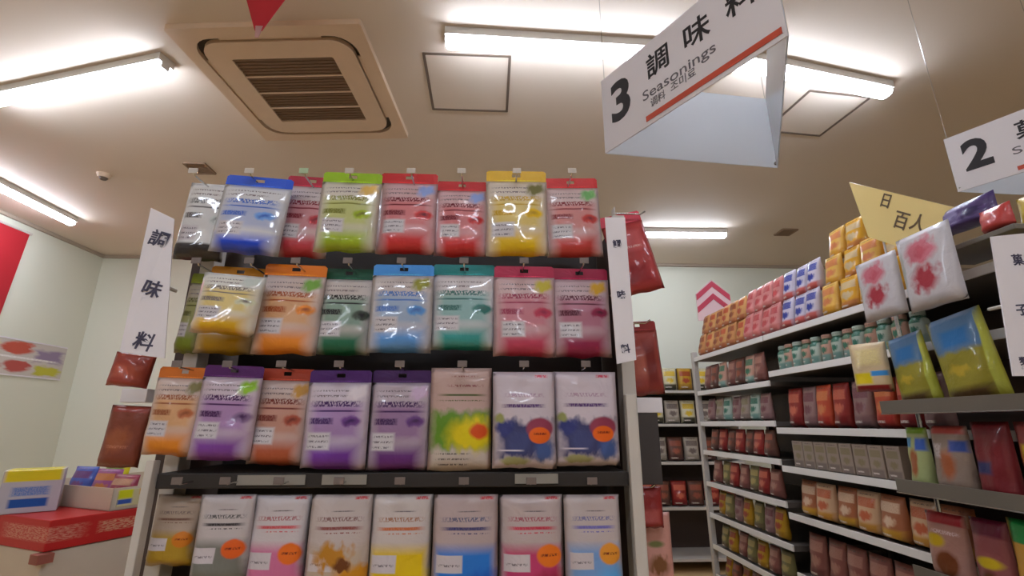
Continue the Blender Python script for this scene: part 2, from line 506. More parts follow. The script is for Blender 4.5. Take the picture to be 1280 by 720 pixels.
# ------------------------------------------------------------------ pouches
def pouch_bm(w, h, t, seed, nu=14, nv=18, flare=0.0, wr=0.12):
    bm = bmesh.new()
    uvl = bm.loops.layers.uv.verify()
    off = Vector((seed * 3.7, seed * 1.3, 0))

    def prof(u, v):
        a = max(0.0, 1 - abs(2 * u - 1) ** 3.0) ** 0.6
        g = max(0.0, 1 - v) ** 0.5 * min(1.0, v / 0.10) ** 0.6
        return a * g

    def grid(sign, k):
        rows = []
        for j in range(nv + 1):
            v = j / nv
            row = []
            for i in range(nu + 1):
                u = i / nu
                p = prof(u, v)
                nz = mnoise.noise(Vector((u * 3.2, v * 4.0, sign * 2.0)) + off) * wr * t * (1 if 0 < p else 0) * min(1, p * 2)
                sd = 1 + flare * (1 - v) - 0.008 * math.sin(math.pi * v) + 0.012 * mnoise.noise(Vector((i > nu / 2, v * 5, seed)))
                x = (u - 0.5) * w * sd
                edge = 0.004 * mnoise.noise(Vector((u * 4, v, seed * 2.2)))
                row.append((bm.verts.new((x, sign * (t * k * p) + (nz if p > 0 else 0), v * h + (edge if j == 0 else 0))), u, v))
            rows.append(row)
        for j in range(nv):
            for i in range(nu):
                q = [rows[j][i], rows[j][i + 1], rows[j + 1][i + 1], rows[j + 1][i]]
                if sign > 0: q = q[::-1]
                f = bm.faces.new([s[0] for s in q])
                for lp, s in zip(f.loops, q): lp[uvl].uv = (s[1] if sign < 0 else 1 - s[1], s[2])
    grid(-1, 0.62); grid(1, 0.38)
    bmesh.ops.remove_doubles(bm, verts=bm.verts[:], dist=1e-5)
    return bm


def header_bm(w, hh, z0, th=0.0016):
    """flat sealed strip with a hang hole"""
    bm = bmesh.new()
    us = [-0.5, -0.46, -0.2, -0.07, 0.07, 0.2, 0.46, 0.5]
    vs = [0, 0.42, 0.74, 1.0]
    V = [[bm.verts.new((u * w, 0, z0 + v * hh - (0.004 if abs(u) == 0.5 and v == 1 else 0))) for u in us] for v in vs]
    for j in range(3):
        for i in range(7):
            if j == 1 and i == 3: continue
            bm.faces.new((V[j][i], V[j][i + 1], V[j + 1][i + 1], V[j + 1][i]))
    g = bmesh.ops.extrude_face_region(bm, geom=bm.faces[:])
    for v in g['geom']:
        if isinstance(v, bmesh.types.BMVert): v.co.y += th
    face_uv(bm, lambda p: (p.x / w + 0.5, (p.z - z0) / hh))
    return bm


NP = [0]


def style_fruit(c, dark, pale=(206, 194, 196), fruit=None, corner=None, label=(206, 200, 204), foot=0.36, tint=0.42):
    """upper text block, rule, colour bar, fruit drawing, white note, coloured foot"""
    fruit = fruit or c
    j = lambda a=0.03: rnd.uniform(-a, a)
    ju, jv, fu, fv = j(), j(0.02), j(0.04), j(0.03)
    L = [(0, 1, -0.4, foot, c, 0.5 if foot > 0.2 else 0.1),
         (0.02, 0.98, 0.30, 0.78, tuple(int(p * (1 - tint) + q * tint) for p, q in zip(pale, c)), 0.4),
         (0.05, 0.95, 0.885, 0.91, (120, 110, 116), 0.5, 0, 1), (0.05, 0.75, 0.82, 0.85, (120, 106, 112), 0.5, 0, 1),
         (0.06, 0.92, 0.70, 0.785, dark, 0.4, 0, 0.9),
         (0.04, 0.95, 0.645, 0.672, dark, 0.5),
         (0.08, 0.50, 0.50, 0.585, dark, 0.3, 0, 0.35),
         (0.60 + fu, 0.95 + fu, 0.44 + fv, 0.60 + fv, fruit, 0.35, 1, 0, 0.10), (0.66 + fu, 0.88 + fu, 0.47 + fv, 0.56 + fv, dark, 0.8, 1, 0, 0.16),
         (0.08 + ju, 0.50 + ju, 0.22 + jv, 0.44 + jv, label, 0.25), (0.10 + ju, 0.48 + ju, 0.37 + jv, 0.40 + jv, (120, 112, 120), 0.5, 0, 1),
         (0.10 + ju, 0.48 + ju, 0.31 + jv, 0.34 + jv, (120, 112, 120), 0.5, 0, 1), (0.10 + ju, 0.44 + ju, 0.25 + jv, 0.28 + jv, (130, 122, 130), 0.5, 0, 1)]
    if corner: L.append((0.62, 1.0, 0.78, 0.99, corner, 0.5, 1, 0, 0.15))
    return pale, L


def style_pack(c, bar, seal=(226, 110, 36), pale=(200, 188, 184), c2=None):
    L = [(0, 1, -0.4, 0.52, c, 0.28), (0.4, 1.2, -0.2, 0.30, c2 or c, 0.6, 1, 0, 0.2),
         (0.70, 0.95, 0.945, 0.985, (196, 60, 66), 0.4, 0, 0.5), (0.35, 0.75, 0.82, 0.835, (110, 100, 104), 0.5, 0, 0.3),
         (0.10, 0.92, 0.72, 0.775, tuple(int(v * 0.5 + 70) for v in bar), 0.4, 0, 1),
         (0.10, 0.92, 0.635, 0.675, bar, 0.4, 0, 0.15), (0.2, 0.9, 0.60, 0.615, bar, 0.5, 0, 1),
         (0.06, 0.48, 0.22, 0.40, (206, 196, 200), 0.1, 0, 0), (0.08, 0.46, 0.28, 0.31, (120, 110, 116), 0.5, 0, 1)]
    if seal: L += [(0.55, 0.98, 0.26, 0.50, seal, 0.18, 1, 0, 0.02), (0.62, 0.92, 0.37, 0.40, (120, 40, 20), 0.4, 0, 0.8)]
    return pale, L


PMATS = {}


def pouch(name, x0, x1, yt, yb, Y, style, label, header=None, t=0.034, seed=None, roll=0.0, lean=0.0, group=None,
          key=None, rough=0.3, cat='snack pouch', metal=0.0):
    """x0..x1, yt..yb: the sight lines of the pouch's edges; Y: distance of its hanging plane"""
    NP[0] += 1
    seed = seed or NP[0]
    a, b = at((x0 + x1) / 2, yt, Y=Y), at((x0 + x1) / 2, yb, Y=Y)
    ym = (yt + yb) / 2
    w = (at(x1, ym, Y=Y) - at(x0, ym, Y=Y)).x + 0.007
    h = a.z - b.z
    cx = (a.x + b.x) / 2
    key = key or label
    if key not in PMATS: PMATS[key] = printed(name + '_print', style[0], style[1], rough=rough, metal=metal)
    hh = 0.13 * h if header else 0.0
    body = mesh_obj(name, pouch_bm(w, h - hh, t, seed), PMATS[key], None, True)
    body.location = (cx, Y, b.z)
    body.rotation_euler = (lean, roll, 0)
    tag(body, label, cat, group)
    if header:
        hk = ('h', header)
        if hk not in PMATS:
            PMATS[hk] = printed('header_print', header, [(0.1, 0.9, 0.05, 0.16, tuple(min(255, int(v * 1.25 + 20)) for v in header), 0.5, 0, 0.6)], rough=rough)
        hd = mesh_obj('header_seal', header_bm(w * 0.985, hh, h - hh), PMATS[hk], body)
    return body


YE = 0.96
G1, G2, G3, G4 = ('pouches on the top row of the endcap', 'pouches on the second row of the endcap',
                  'pouches on the third row of the endcap', 'pouches on the bottom row of the endcap')
FR = style_fruit
# top row
pouch('snack_pouch', 226, 284, 230, 326, 0.965, FR((44, 38, 38), (90, 86, 88), (222, 222, 222), (200, 206, 204), foot=0.2, tint=0.05), 'silver-white pouch with black foot, leftmost on the top row of the endcap',
      None, group=G1, roll=0.06, rough=0.22)
pouch('snack_pouch', 270, 353, 221, 318, 0.925, FR((26, 72, 210), (60, 100, 190), (214, 214, 218), (110, 160, 230), foot=0.30, tint=0.2), 'royal blue and white pouch on the top row of the endcap',
      (30, 84, 214), group=G1, roll=0.07, rough=0.2, t=0.04)
pouch('snack_pouch', 350, 411, 221, 322, 0.965, FR((190, 62, 70), (130, 40, 52)), 'dull red pouch between the blue and the lime pouches, top row of the endcap',
      (178, 40, 62), group=G1, roll=0.05)
pouch('snack_pouch', 399, 471, 216, 316, 0.932, FR((158, 182, 30), (120, 122, 40), (214, 206, 194), corner=(226, 186, 100)), 'lime green pouch on the top row of the endcap',
      (148, 190, 20), group=G1, roll=0.02, rough=0.22)
pouch('snack_pouch', 475, 544, 217, 318, 0.955, FR((204, 54, 54), (112, 26, 40), (212, 176, 180), corner=(150, 170, 226)), 'taller red pouch right of the lime pouch, top row of the endcap',
      (196, 36, 38), group=G1, key='red')
pouch('snack_pouch', 546, 607, 227, 321, 0.965, FR((200, 46, 50), (112, 26, 40), (212, 176, 180), corner=(150, 170, 226)), 'shorter red pouch left of the yellow pouch, top row of the endcap',
      (190, 30, 34), group=G1, key='red')
pouch('snack_pouch', 610, 683, 214, 321, 0.94, FR((226, 184, 10), (190, 150, 20), (216, 204, 190), corner=(116, 112, 60)), 'bright yellow pouch on the top row of the endcap',
      (222, 176, 10), group=G1, roll=-0.01, rough=0.22)
pouch('snack_pouch', 685, 750, 223, 322, 0.962, FR((194, 66, 60), (130, 44, 52), (208, 184, 184), corner=(120, 180, 110)), 'red pouch with a green mark, rightmost on the top row of the endcap',
      (204, 42, 42), group=G1, roll=-0.03)
# second row
pouch('snack_pouch', 229, 256, 342, 442, 0.992, FR((126, 140, 40), (90, 90, 40), (170, 160, 140)), 'dim olive pouch half hidden behind the gold one, left end of second row',
      (110, 120, 20), group=G2, roll=0.05)
pouch('snack_pouch', 252, 323, 334, 443, 0.985, FR((190, 146, 20), (130, 96, 20), (190, 176, 150)), 'amber pouch behind the shiny gold pouch on the second row',
      (210, 140, 20), group=G2, roll=0.05)
pouch('snack_pouch', 245, 321, 343, 418, 0.92, FR((222, 172, 20), (126, 116, 110), (224, 222, 214), (214, 214, 180), (206, 214, 206)), 'shiny silver and gold pouch at the front of the second row',
      None, group=G2, roll=0.08, rough=0.16, t=0.04)
pouch('snack_pouch', 323, 399, 331, 443, 0.955, FR((226, 134, 40), (160, 80, 40), (208, 190, 184), corner=(120, 170, 70)), 'orange pouch with green leaf on the second row of the endcap',
      (224, 120, 24), group=G2, roll=0.03)
pouch('snack_pouch', 398, 464, 336, 444, 0.97, FR((34, 104, 74), (36, 34, 36), (204, 194, 190), (70, 80, 70)), 'dark green pouch on the second row of the endcap',
      (22, 78, 56), group=G2, roll=0.01)
pouch('snack_pouch', 465, 539, 331, 441, 0.945, FR((92, 152, 216), (80, 120, 190), (206, 196, 194), corner=(150, 150, 50)), 'light blue pouch with small red bar on the second row of the endcap',
      (70, 150, 230), group=G2, rough=0.24)
pouch('snack_pouch', 541, 617, 331, 438, 0.962, FR((50, 150, 144), (60, 110, 106), (214, 208, 210), (50, 120, 112)), 'teal pouch on the second row of the endcap',
      (26, 128, 130), group=G2, rough=0.2)
pouch('snack_pouch', 619, 692, 333, 446, 0.955, FR((188, 62, 88), (150, 50, 78), (206, 176, 178), corner=(196, 180, 60)), 'rose pink pouch on the second row of the endcap',
      (176, 40, 76), group=G2)
pouch('snack_pouch', 692, 760, 336, 447, 0.962, FR((146, 38, 74), (90, 30, 50), (196, 170, 176), corner=(206, 160, 40)), 'wine red pouch with gold corner, right end of the second row',
      (156, 28, 66), group=G2)
# third row
pouch('snack_pouch', 189, 250, 459, 569, 0.955, FR((224, 136, 40), (150, 84, 50), (206, 184, 174), (190, 110, 70), (120, 110, 60)), 'orange pouch at the left end of the third row',
      (204, 110, 40), group=G3, roll=0.03)
pouch('snack_pouch', 246, 318, 457, 575, 0.945, FR((128, 66, 158), (74, 34, 86), (204, 186, 198), (140, 110, 150), (140, 190, 40)), 'lilac pouch with bright green leaf on the third row',
      (84, 36, 100), group=G3, roll=0.03)
pouch('snack_pouch', 318, 384, 461, 581, 0.965, FR((178, 88, 56), (116, 50, 42), (200, 178, 172), (170, 84, 66), (190, 140, 60)), 'rust brown pouch between two purple ones, third row',
      (158, 60, 40), group=G3, roll=0.02)
pouch('snack_pouch', 384, 459, 463, 586, 0.948, FR((112, 52, 150), (70, 34, 96), (204, 190, 202), (112, 64, 136), (226, 214, 220)), 'purple pouch right of the rust brown one, third row',
      (74, 34, 104), group=G3)
pouch('snack_pouch', 464, 536, 463, 588, 0.958, FR((100, 42, 116), (68, 34, 86), (188, 172, 182), (104, 62, 128), (206, 176, 206)), 'darker purple pouch left of the green and yellow one, third row',
      (66, 32, 90), group=G3)
pouch('snack_pouch', 539, 612, 460, 588, 0.952, ((190, 160, 152), [
    (0, 1, -0.2, 0.24, (196, 182, 172), 0.2), (-0.1, 1.1, 0.16, 0.60, (96, 140, 34), 0.4, 0, 0, 0.2), (0.2, 1.2, 0.14, 0.54, (222, 200, 20), 0.5, 1, 0, 0.2),
    (0.62, 1.0, 0.28, 0.46, (214, 80, 30), 0.4, 1, 0, 0.05), (0.10, 0.95, 0.71, 0.735, (80, 90, 50), 0.5), (0.10, 0.95, 0.66, 0.675, (90, 96, 60), 0.5, 0, 1),
    (0.25, 0.9, 0.80, 0.83, (150, 96, 96), 0.5, 0, 1), (0.3, 0.8, 0.9, 0.92, (160, 110, 106), 0.5, 0, 1),
    (0.1, 0.7, 0.15, 0.17, (110, 100, 96), 0.5, 0, 1), (0.1, 0.7, 0.1, 0.12, (110, 100, 96), 0.5, 0, 1), (0.1, 0.7, 0.05, 0.07, (110, 100, 96), 0.5, 0, 1)]),
      'beige pouch with green and yellow picture on the third row', None, group=G3)
BLU = ((208, 194, 202), [
    (0.0, 1.0, 0.06, 0.5, (60, 62, 106), 0.4, 0, 0, 0.25), (0.02, 0.36, 0.30, 0.52, (52, 58, 120), 0.4, 1, 0, 0.1), (0.2, 0.62, 0.14, 0.4, (66, 72, 120), 0.4, 1, 0, 0.1),
    (0.6, 1.0, 0.05, 0.3, (70, 92, 146), 0.5, 1, 0, 0.15), (0.0, 0.22, 0.44, 0.56, (150, 152, 90), 0.5, 1, 0, 0.1),
    (0.08, 0.62, 0.02, 0.13, (160, 158, 110), 0.4, 1, 0, 0.1), (0.05, 0.5, 0.17, 0.19, (206, 196, 206), 0.4),
    (0.50, 0.98, 0.28, 0.52, (150, 60, 84), 0.2, 1), (0.55, 0.92, 0.24, 0.42, (234, 104, 30), 0.15, 1), (0.62, 0.86, 0.33, 0.36, (130, 40, 20), 0.5, 0, 0.7),
    (0.12, 0.86, 0.61, 0.655, (86, 52, 110), 0.4, 0, 0.3), (0.15, 0.86, 0.72, 0.77, (180, 150, 170), 0.4, 0, 1), (0.66, 0.9, 0.93, 0.97, (206, 70, 90), 0.4, 0, 0.5),
    (0.0, 1.0, 0.0, 0.03, (214, 200, 206), 0.2)])
pouch('snack_pouch', 618, 692, 465, 585, 0.945, BLU, 'blueberry-print pouch, left one of the two alike on the third row', None, group=G3, key='blu')
pouch('snack_pouch', 695, 770, 465, 582, 0.955, BLU, 'blueberry-print pouch, right one of the two alike, end of the third row', None, group=G3, key='blu')
# bottom row
PK = style_pack
pouch('snack_pouch', 192, 246, 618, 706, 0.985, PK((176, 140, 40), (120, 84, 70), (206, 120, 30), (176, 156, 140)), 'gold-printed pouch at the left end of the bottom row', None, group=G4, roll=0.02)
pouch('snack_pouch', 247, 312, 618, 726, 0.955, PK((120, 120, 112), (50, 44, 48), (226, 96, 30), (196, 186, 186)), 'grey pouch with black bar and orange seal on the bottom row', None, group=G4)
pouch('snack_pouch', 314, 382, 618, 736, 0.965, PK((204, 110, 150), (206, 84, 92), (230, 110, 30), (206, 196, 198)), 'pink pouch with orange seal, left half of the bottom row', None, group=G4)
pouch('snack_pouch', 387, 460, 618, 740, 0.952, ((198, 184, 180), PK((190, 170, 150), (140, 70, 66), None)[1] + [
    (0.08, 0.8, 0.22, 0.52, (190, 130, 40), 0.5, 1, 0, 0.35), (0.4, 1.2, -0.1, 0.36, (206, 140, 30), 0.5, 1, 0, 0.35), (0.45, 0.8, 0.2, 0.36, (110, 60, 26), 0.5, 1, 0, 0.3)]),
      'beige pouch showing brown dried food on the bottom row', None, group=G4)
pouch('snack_pouch', 464, 537, 618, 742, 0.96, PK((226, 190, 20), (196, 104, 56), None, (204, 192, 188), (232, 200, 10)), 'yellow-printed pouch on the bottom row', None, group=G4)
pouch('snack_pouch', 543, 620, 618, 742, 0.952, PK((40, 120, 210), (64, 60, 110), None, (186, 166, 164), (24, 84, 190)), 'deep blue pouch on the bottom row', None, group=G4)
pouch('snack_pouch', 626, 702, 618, 740, 0.96, PK((196, 60, 110), (196, 56, 78), (236, 120, 30), (190, 172, 170), (150, 30, 60)), 'magenta pouch with orange seal on the bottom row', None, group=G4)
pouch('snack_pouch', 708, 774, 618, 736, 0.955, PK((120, 160, 214), (110, 104, 180), (230, 150, 50), (192, 178, 176), (90, 170, 230)), 'sky blue pouch at the right end of the bottom row', None, group=G4)

# ------------------------------------------------------------------ endcap display
ex0, ex1 = -0.615, 0.295
endcap = empty('endcap_display', ((ex0 + ex1) / 2, 1.2, 0), 'white-posted endcap display with dark back panel holding rows of pouches', 'shop shelf')
ex = (ex0 + ex1) / 2


def epart(name, dims, mat, parent=endcap, bev=0.002):
    x0, x1, y0, y1, z0, z1 = dims
    return bxo(name, (x0 - ex, x1 - ex, y0 - 1.2, y1 - 1.2, z0, z1), mat, parent, bev)


epart('back_panel', (ex0 + 0.02, ex1 - 0.02, 1.17, 1.19, 0.1, 1.80), DARK_PANEL)
epart('post', (ex0 - 0.002, ex0 + 0.026, 1.00, 1.04, 0, 1.76), WHITE_METAL)
epart('post', (ex1 - 0.018, ex1 + 0.01, 1.00, 1.04, 0, 1.76), WHITE_METAL)
epart('front_upright', (ex0 + 0.004, ex0 + 0.018, 0.94, 0.96, 0.6, 1.236), WHITE_METAL)
epart('front_upright', (ex1 - 0.030, ex1 - 0.010, 0.94, 0.96, 0.6, 1.355), WHITE_METAL)
SIDE = plain('brown_side_panel', (70, 54, 48), 0.6)
epart('side_panel', (ex0 - 0.048, ex0 - 0.004, 1.045, 1.34, 0.1, 1.74), SIDE)
epart('side_panel', (ex1 - 0.016, ex1 - 0.004, 1.04, 1.34, 0.1, 1.74), SIDE)
sh = epart('shelf', (ex0 + 0.022, ex1 - 0.032, 0.95, 1.168, 1.188, 1.214), DARK_PANEL)
SCRAP = sheet_mat('clear_film_scrap', (196, 190, 180), 0.5, 0.15)
for xa, xb in ((-0.45, -0.33), (-0.30, -0.22), (0.05, 0.13)):
    bm = bmesh.new(); box(bm, xa - ex, xb - ex, 0.946 - 1.2, 0.949 - 1.2, 1.194, 1.211)
    mesh_obj('label_strip', bm, SCRAP, sh)
epart('lower_shelf', (ex0 + 0.022, ex1 - 0.032, 0.99, 1.168, 0.86, 0.885), DARK_PANEL)
epart('plinth', (ex0, ex1, 0.99, 1.34, 0, 0.1), WHITE_METAL)

# peg hooks with small price tags
TAGM = plain('pale_price_tag', (196, 184, 170), 0.4)
TAGD = plain('shaded_price_tag', (118, 104, 98), 0.5)  # tag colour darkened to put the lower rows' shade into it
TAGG = plain('greenish_price_tag', (168, 190, 150), 0.4)
hooks = [([242, 312, 380, 437, 514, 577, 646, 715], 214, 1, 'top'), ([246, 312, 370, 435, 502, 580, 655, 730], 326, 2, 'second'),
         ([222, 285, 352, 424, 500, 578, 655, 732], 455, 3, 'third'), ([222, 282, 349, 424, 500, 580, 664, 740], 601, 4, 'bottom')]
ORD = ['first', 'second', 'third', 'fourth', 'fifth', 'sixth', 'seventh', 'eighth', 'ninth', 'tenth', 'eleventh', 'twelfth']
for xs, py, r, rn in hooks:
    for i, px in enumerate(xs):
        p = at(px, py, Y=0.905)
        hk = empty('peg_hook', (p.x, 1.168, p.z - 0.006), 'thin peg hook with price tag, %s from the left on the %s row' % (ORD[i], rn), 'peg hook', 'peg hooks of the endcap')
        bm = bmesh.new()
        tube(bm, [(0, 0, 0.0), (0, -0.255, 0.0), (0, -0.262, 0.008)], 0.0018, 6)
        mesh_obj('hook_rod', bm, CHROME, hk)
        bm = bmesh.new(); box(bm, -0.009, 0.009, -0.266, -0.2635, 0.0, 0.012, 0.0008)
        mesh_obj('price_tag', bm, TAGG if (r == 1 and i == 2) else (TAGM if r == 1 else TAGD), hk)

# vertical title cards on both sides of the endcap
def side_card(pts, Y, chars, label, dy=0.0):
    P3 = [at(*pts[0], Y=Y), at(*pts[1], Y=Y + dy), at(*pts[2], Y=Y + dy), at(*pts[3], Y=Y)]   # tl, tr, br, bl
    c = (P3[2] + P3[3]) / 2
    t = empty('title_card', c, label, 'sign', 'vertical title cards')
    bm = bmesh.new(); slab(bm, [p - c for p in P3], 0.003)
    card = mesh_obj('card', bm, CARD_WHITE, t)
    yd = ((P3[0] + P3[1]) / 2 - c); xd = (P3[1] - P3[0] + P3[2] - P3[3]).normalized()
    hgt = yd.length; ydn = (yd - xd * yd.dot(xd)).normalized()
    n = xd.cross(ydn)
    w = (P3[2] - P3[3]).length
    for i, k in enumerate(chars):
        f = 0.80 - 0.36 * i if len(chars) == 3 else 0.85 - 0.3 * i
        text_obj('character', k, w * 0.46, INK_GREY if len(chars) > 3 else plain('blue_black_ink', (64, 60, 84), 0.6), card, yd * f + n * 0.0018, xd, ydn, bold=0.0006)
    bm = bmesh.new(); tube(bm, [yd * 0.5 + Vector((0, 0.003, 0)), yd * 0.5 + Vector((0, 0.07, 0))], 0.004, 6)
    mesh_obj('mounting_stub', bm, WHITE_METAL, t)
    return t


side_card([(189, 260), (218, 274), (206, 448), (150, 440)], 0.925, '調味料', 'white vertical card with three dark characters, left side of the endcap', 0.01)
side_card([(756, 272), (781, 272), (795, 450), (771, 455)], 0.918, '調味料', 'narrow white vertical card at the right edge of the endcap')

# things hanging at the sides of the endcap
def hung(name, pts_box, Y, style, label, header=None, roll=0.0, flare=0.0, t=0.03, group=None, cat='snack pouch', rz=0.0):
    o = pouch(name, *pts_box, Y, style, label, header, t, None, roll, 0.0, group, cat=cat)
    if rz: o.rotation_euler[2] = rz
    return o


REDBAG = ((176, 62, 62), [(0.1, 0.9, 0.55, 0.9, (200, 90, 92), 0.4), (0.1, 0.8, 0.1, 0.4, (150, 30, 34), 0.4), (0.2, 0.8, 0.62, 0.66, (226, 180, 176), 0.4, 0, 1)])
BRN = ((128, 62, 44), [(0.1, 0.8, 0.2, 0.7, (156, 84, 50), 0.5, 1, 0, 0.2), (0.2, 0.8, 0.3, 0.36, (190, 120, 90), 0.5, 0, 1), (0, 1, 0.88, 1, (150, 60, 50), 0.3)])
GS = 'bags hanging at the sides of the endcap'
hung('snack_pouch', (776, 826, 266, 366), 1.075, REDBAG, 'red bag hanging at the right side of the endcap, upper one', (214, 70, 88), -0.24, 0.3, group=GS)
hung('snack_pouch', (783, 826, 402, 494), 1.06, ((150, 62, 54), [(0.1, 0.9, 0.2, 0.7, (176, 92, 74), 0.5), (0.5, 0.9, 0, 0.9, (120, 40, 34), 0.5)]), 'dull red bag hanging just above the white holder right of the endcap', (140, 44, 44), -0.06, group=GS)
hung('snack_pouch', (796, 826, 608, 660), 1.06, ((140, 36, 34), [(0.1, 0.9, 0.1, 0.5, (170, 80, 76), 0.5)]), 'small deep red bag below the dark panel right of the endcap', None, group=GS)
hung('snack_pouch', (798, 838, 640, 730), 1.09, ((206, 150, 138), [(0.2, 0.9, 0.1, 0.45, (130, 84, 50), 0.5, 1, 0, 0.2), (0.2, 0.8, 0.5, 0.62, (120, 120, 70), 0.5, 1)]), 'pale pink bag with brown print, lowest right of the endcap', None, group=GS)
hung('snack_pouch', (138, 186, 442, 484), 1.03, ((156, 62, 48), [(0.1, 0.9, 0.2, 0.7, (180, 84, 62), 0.5)]), 'rust red bag lying over the white holder left of the endcap', None, 0.12, group=GS)
hung('snack_pouch', (131, 178, 507, 584), 1.03, BRN, 'dark brown bag hanging left of the endcap under the white holder', None, 0.05, group=GS)


for hx, hy, px, py, lb in ((ex1, 1.06, 800, 264, 'side hook carrying the upper red bag right of the endcap'), (ex1, 1.06, 806, 400, 'side hook carrying the dull red bag right of the endcap'),
                       (ex1, 1.06, 811, 606, 'side hook carrying the small deep red bag right of the endcap'), (ex1, 1.09, 818, 650, 'side hook carrying the pale pink bag right of the endcap'),
                       (ex0, 1.03, 155, 516, 'side hook carrying the dark brown bag left of the endcap')):
    p = at(px, py, Y=hy)
    hk = empty('peg_hook', (hx, hy, p.z - 0.008), lb, 'peg hook', 'hooks at the sides of the endcap')
    dx = p.x - hx; sg = 1 if dx > 0 else -1
    bm = bmesh.new(); tube(bm, [(0, 0, 0), (dx, 0, 0), (dx + sg * 0.012, 0, 0.008)], 0.002, 6); mesh_obj('hook_rod', bm, CHROME, hk)
    bm = bmesh.new(); box(bm, sg * 0.0015 - 0.0015, sg * 0.0015 + 0.0015, -0.012, 0.012, -0.018, 0.012, 0.0008); mesh_obj('hook_plate', bm, WHITE_METAL, hk)


def holder(x0, x1, y0, y1, Y, label, panel=None, reach=None):
    a, b = at(x0, y1, Y=Y), at(x1, y0, Y=Y)
    c = Vector(((a.x + b.x) / 2, Y, a.z))
    t = empty('shelf_holder', c, label, 'label holder', 'white label holders beside the endcap')
    w, h = b.x - a.x, b.z - a.z
    bm = bmesh.new(); box(bm, -w / 2, w / 2, -0.003, 0.02, 0, h, 0.002)
    mesh_obj('holder_front', bm, CARD_WHITE, t)
    bm = bmesh.new(); box(bm, min(reach - c.x, 0), max(reach - c.x, 0), 0.02, 0.032, h * 0.2, h * 0.6, 0.001)
    mesh_obj('holder_arm', bm, WHITE_METAL, t)
    if panel:
        a2, b2 = at(panel[0], panel[3], Y=Y), at(panel[1], panel[2], Y=Y)
        bm = bmesh.new(); box(bm, a2.x - c.x, b2.x - c.x, 0.0, 0.02, a2.z - c.z, 0, 0.002)
        mesh_obj('dark_panel', bm, plain('charcoal_panel', (62, 56, 56), 0.5), t)
    return t


holder(776, 827, 497, 516, 1.04, 'white holder with charcoal panel below, right side of the endcap', (791, 822, 516, 606), ex1 - 0.004)
holder(150, 186, 486, 503, 1.02, 'small white holder at the left side of the endcap', None, ex0 + 0.004)

# the gondola behind the endcap
gon = empty('gondola_shelf', (ex, 2.4, 0), 'gondola shelving standing behind the pouch endcap', 'shop shelf')
bm = bmesh.new(); box(bm, -0.02, 0.02, -1.04, 0.9, 0.1, 1.55); mesh_obj('back_board', bm, SIDE, gon)
for z in (0.12, 0.45, 0.8, 1.1, 1.4):
    bm = bmesh.new(); box(bm, -0.36, 0.36, -1.04, 0.9, z, z + 0.025, 0.002); mesh_obj('shelf', bm, WHITE_METAL, gon)
bm = bmesh.new(); box(bm, -0.37, 0.37, -1.04, 0.9, 0, 0.1); mesh_obj('plinth', bm, WHITE_METAL, gon)

# ------------------------------------------------------------------ right gondola
GX = 1.30
UNDER = plain('grey_shelf_metal', (104, 96, 90), 0.45)
RAIL = plain('white_price_rail', (246, 242, 238), 0.35)


def gondola(y0, y1, zs, label, top=None):
    c = Vector((GX + 0.22, (y0 + y1) / 2, 0))
    t = empty('gondola_shelf', c, label, 'shop shelf', 'bays of the right gondola')
    hl = (y1 - y0) / 2
    bm = bmesh.new(); box(bm, 0.21, 0.23, -hl, hl, 0.1, 1.70); mesh_obj('back_board', bm, plain('brown_back_board', (92, 74, 66), 0.6), t)
    bm = bmesh.new(); box(bm, -0.22, 0.23, -hl, hl, 0, 0.1); mesh_obj('plinth', bm, WHITE_METAL, t)
    for z in zs:
        bm = bmesh.new(); box(bm, -0.215, 0.21, -hl + 0.004, hl - 0.004, z - 0.022, z, 0.0015)
        s = mesh_obj('shelf', bm, UNDER, t)
        bm = bmesh.new(); box(bm, -0.224, -0.2155, -hl + 0.004, hl - 0.004, z - 0.022, z + 0.004, 0.0015)
        mesh_obj('price_rail', bm, RAIL, s)
    for s in (-1, 1):
        bm = bmesh.new(); box(bm, 0.185, 0.209, s * (hl - 0.018) - 0.016, s * (hl - 0.018) + 0.016, 0.1, 1.72, 0.001)
        mesh_obj('upright', bm, SIDE, t)
    return t


ZN = [1.70, 1.53, 1.28, 1.12, 0.93, 0.70, 0.45, 0.2]
ZF = [1.70, 1.49, 1.31, 1.145, 0.97, 0.80, 0.635, 0.48, 0.3]
gondola(1.0, 2.2, ZN, 'near bay of the right gondola with white-edged shelves')
far = gondola(2.2, 3.0, ZF, 'far bay of the right gondola with closely spaced shelves')
bm = bmesh.new(); box(bm, -0.225, -0.195, 0.403, 0.435, 0, 1.74, 0.002); mesh_obj('front_post', bm, WHITE_METAL, far)


# -- goods on the gondola
def pillow_bm(w, h, t, seed):
    bm = pouch_bm(w, h, t, seed, 10, 12, 0.0, 0.10)
    return bm


def carton_bm(w, h, d):
    bm = bmesh.new(); box(bm, -w / 2, w / 2, -d / 2, d / 2, 0, h, 0.003)
    face_uv(bm, lambda p: (p.x / w + 0.5, p.z / h))
    return bm


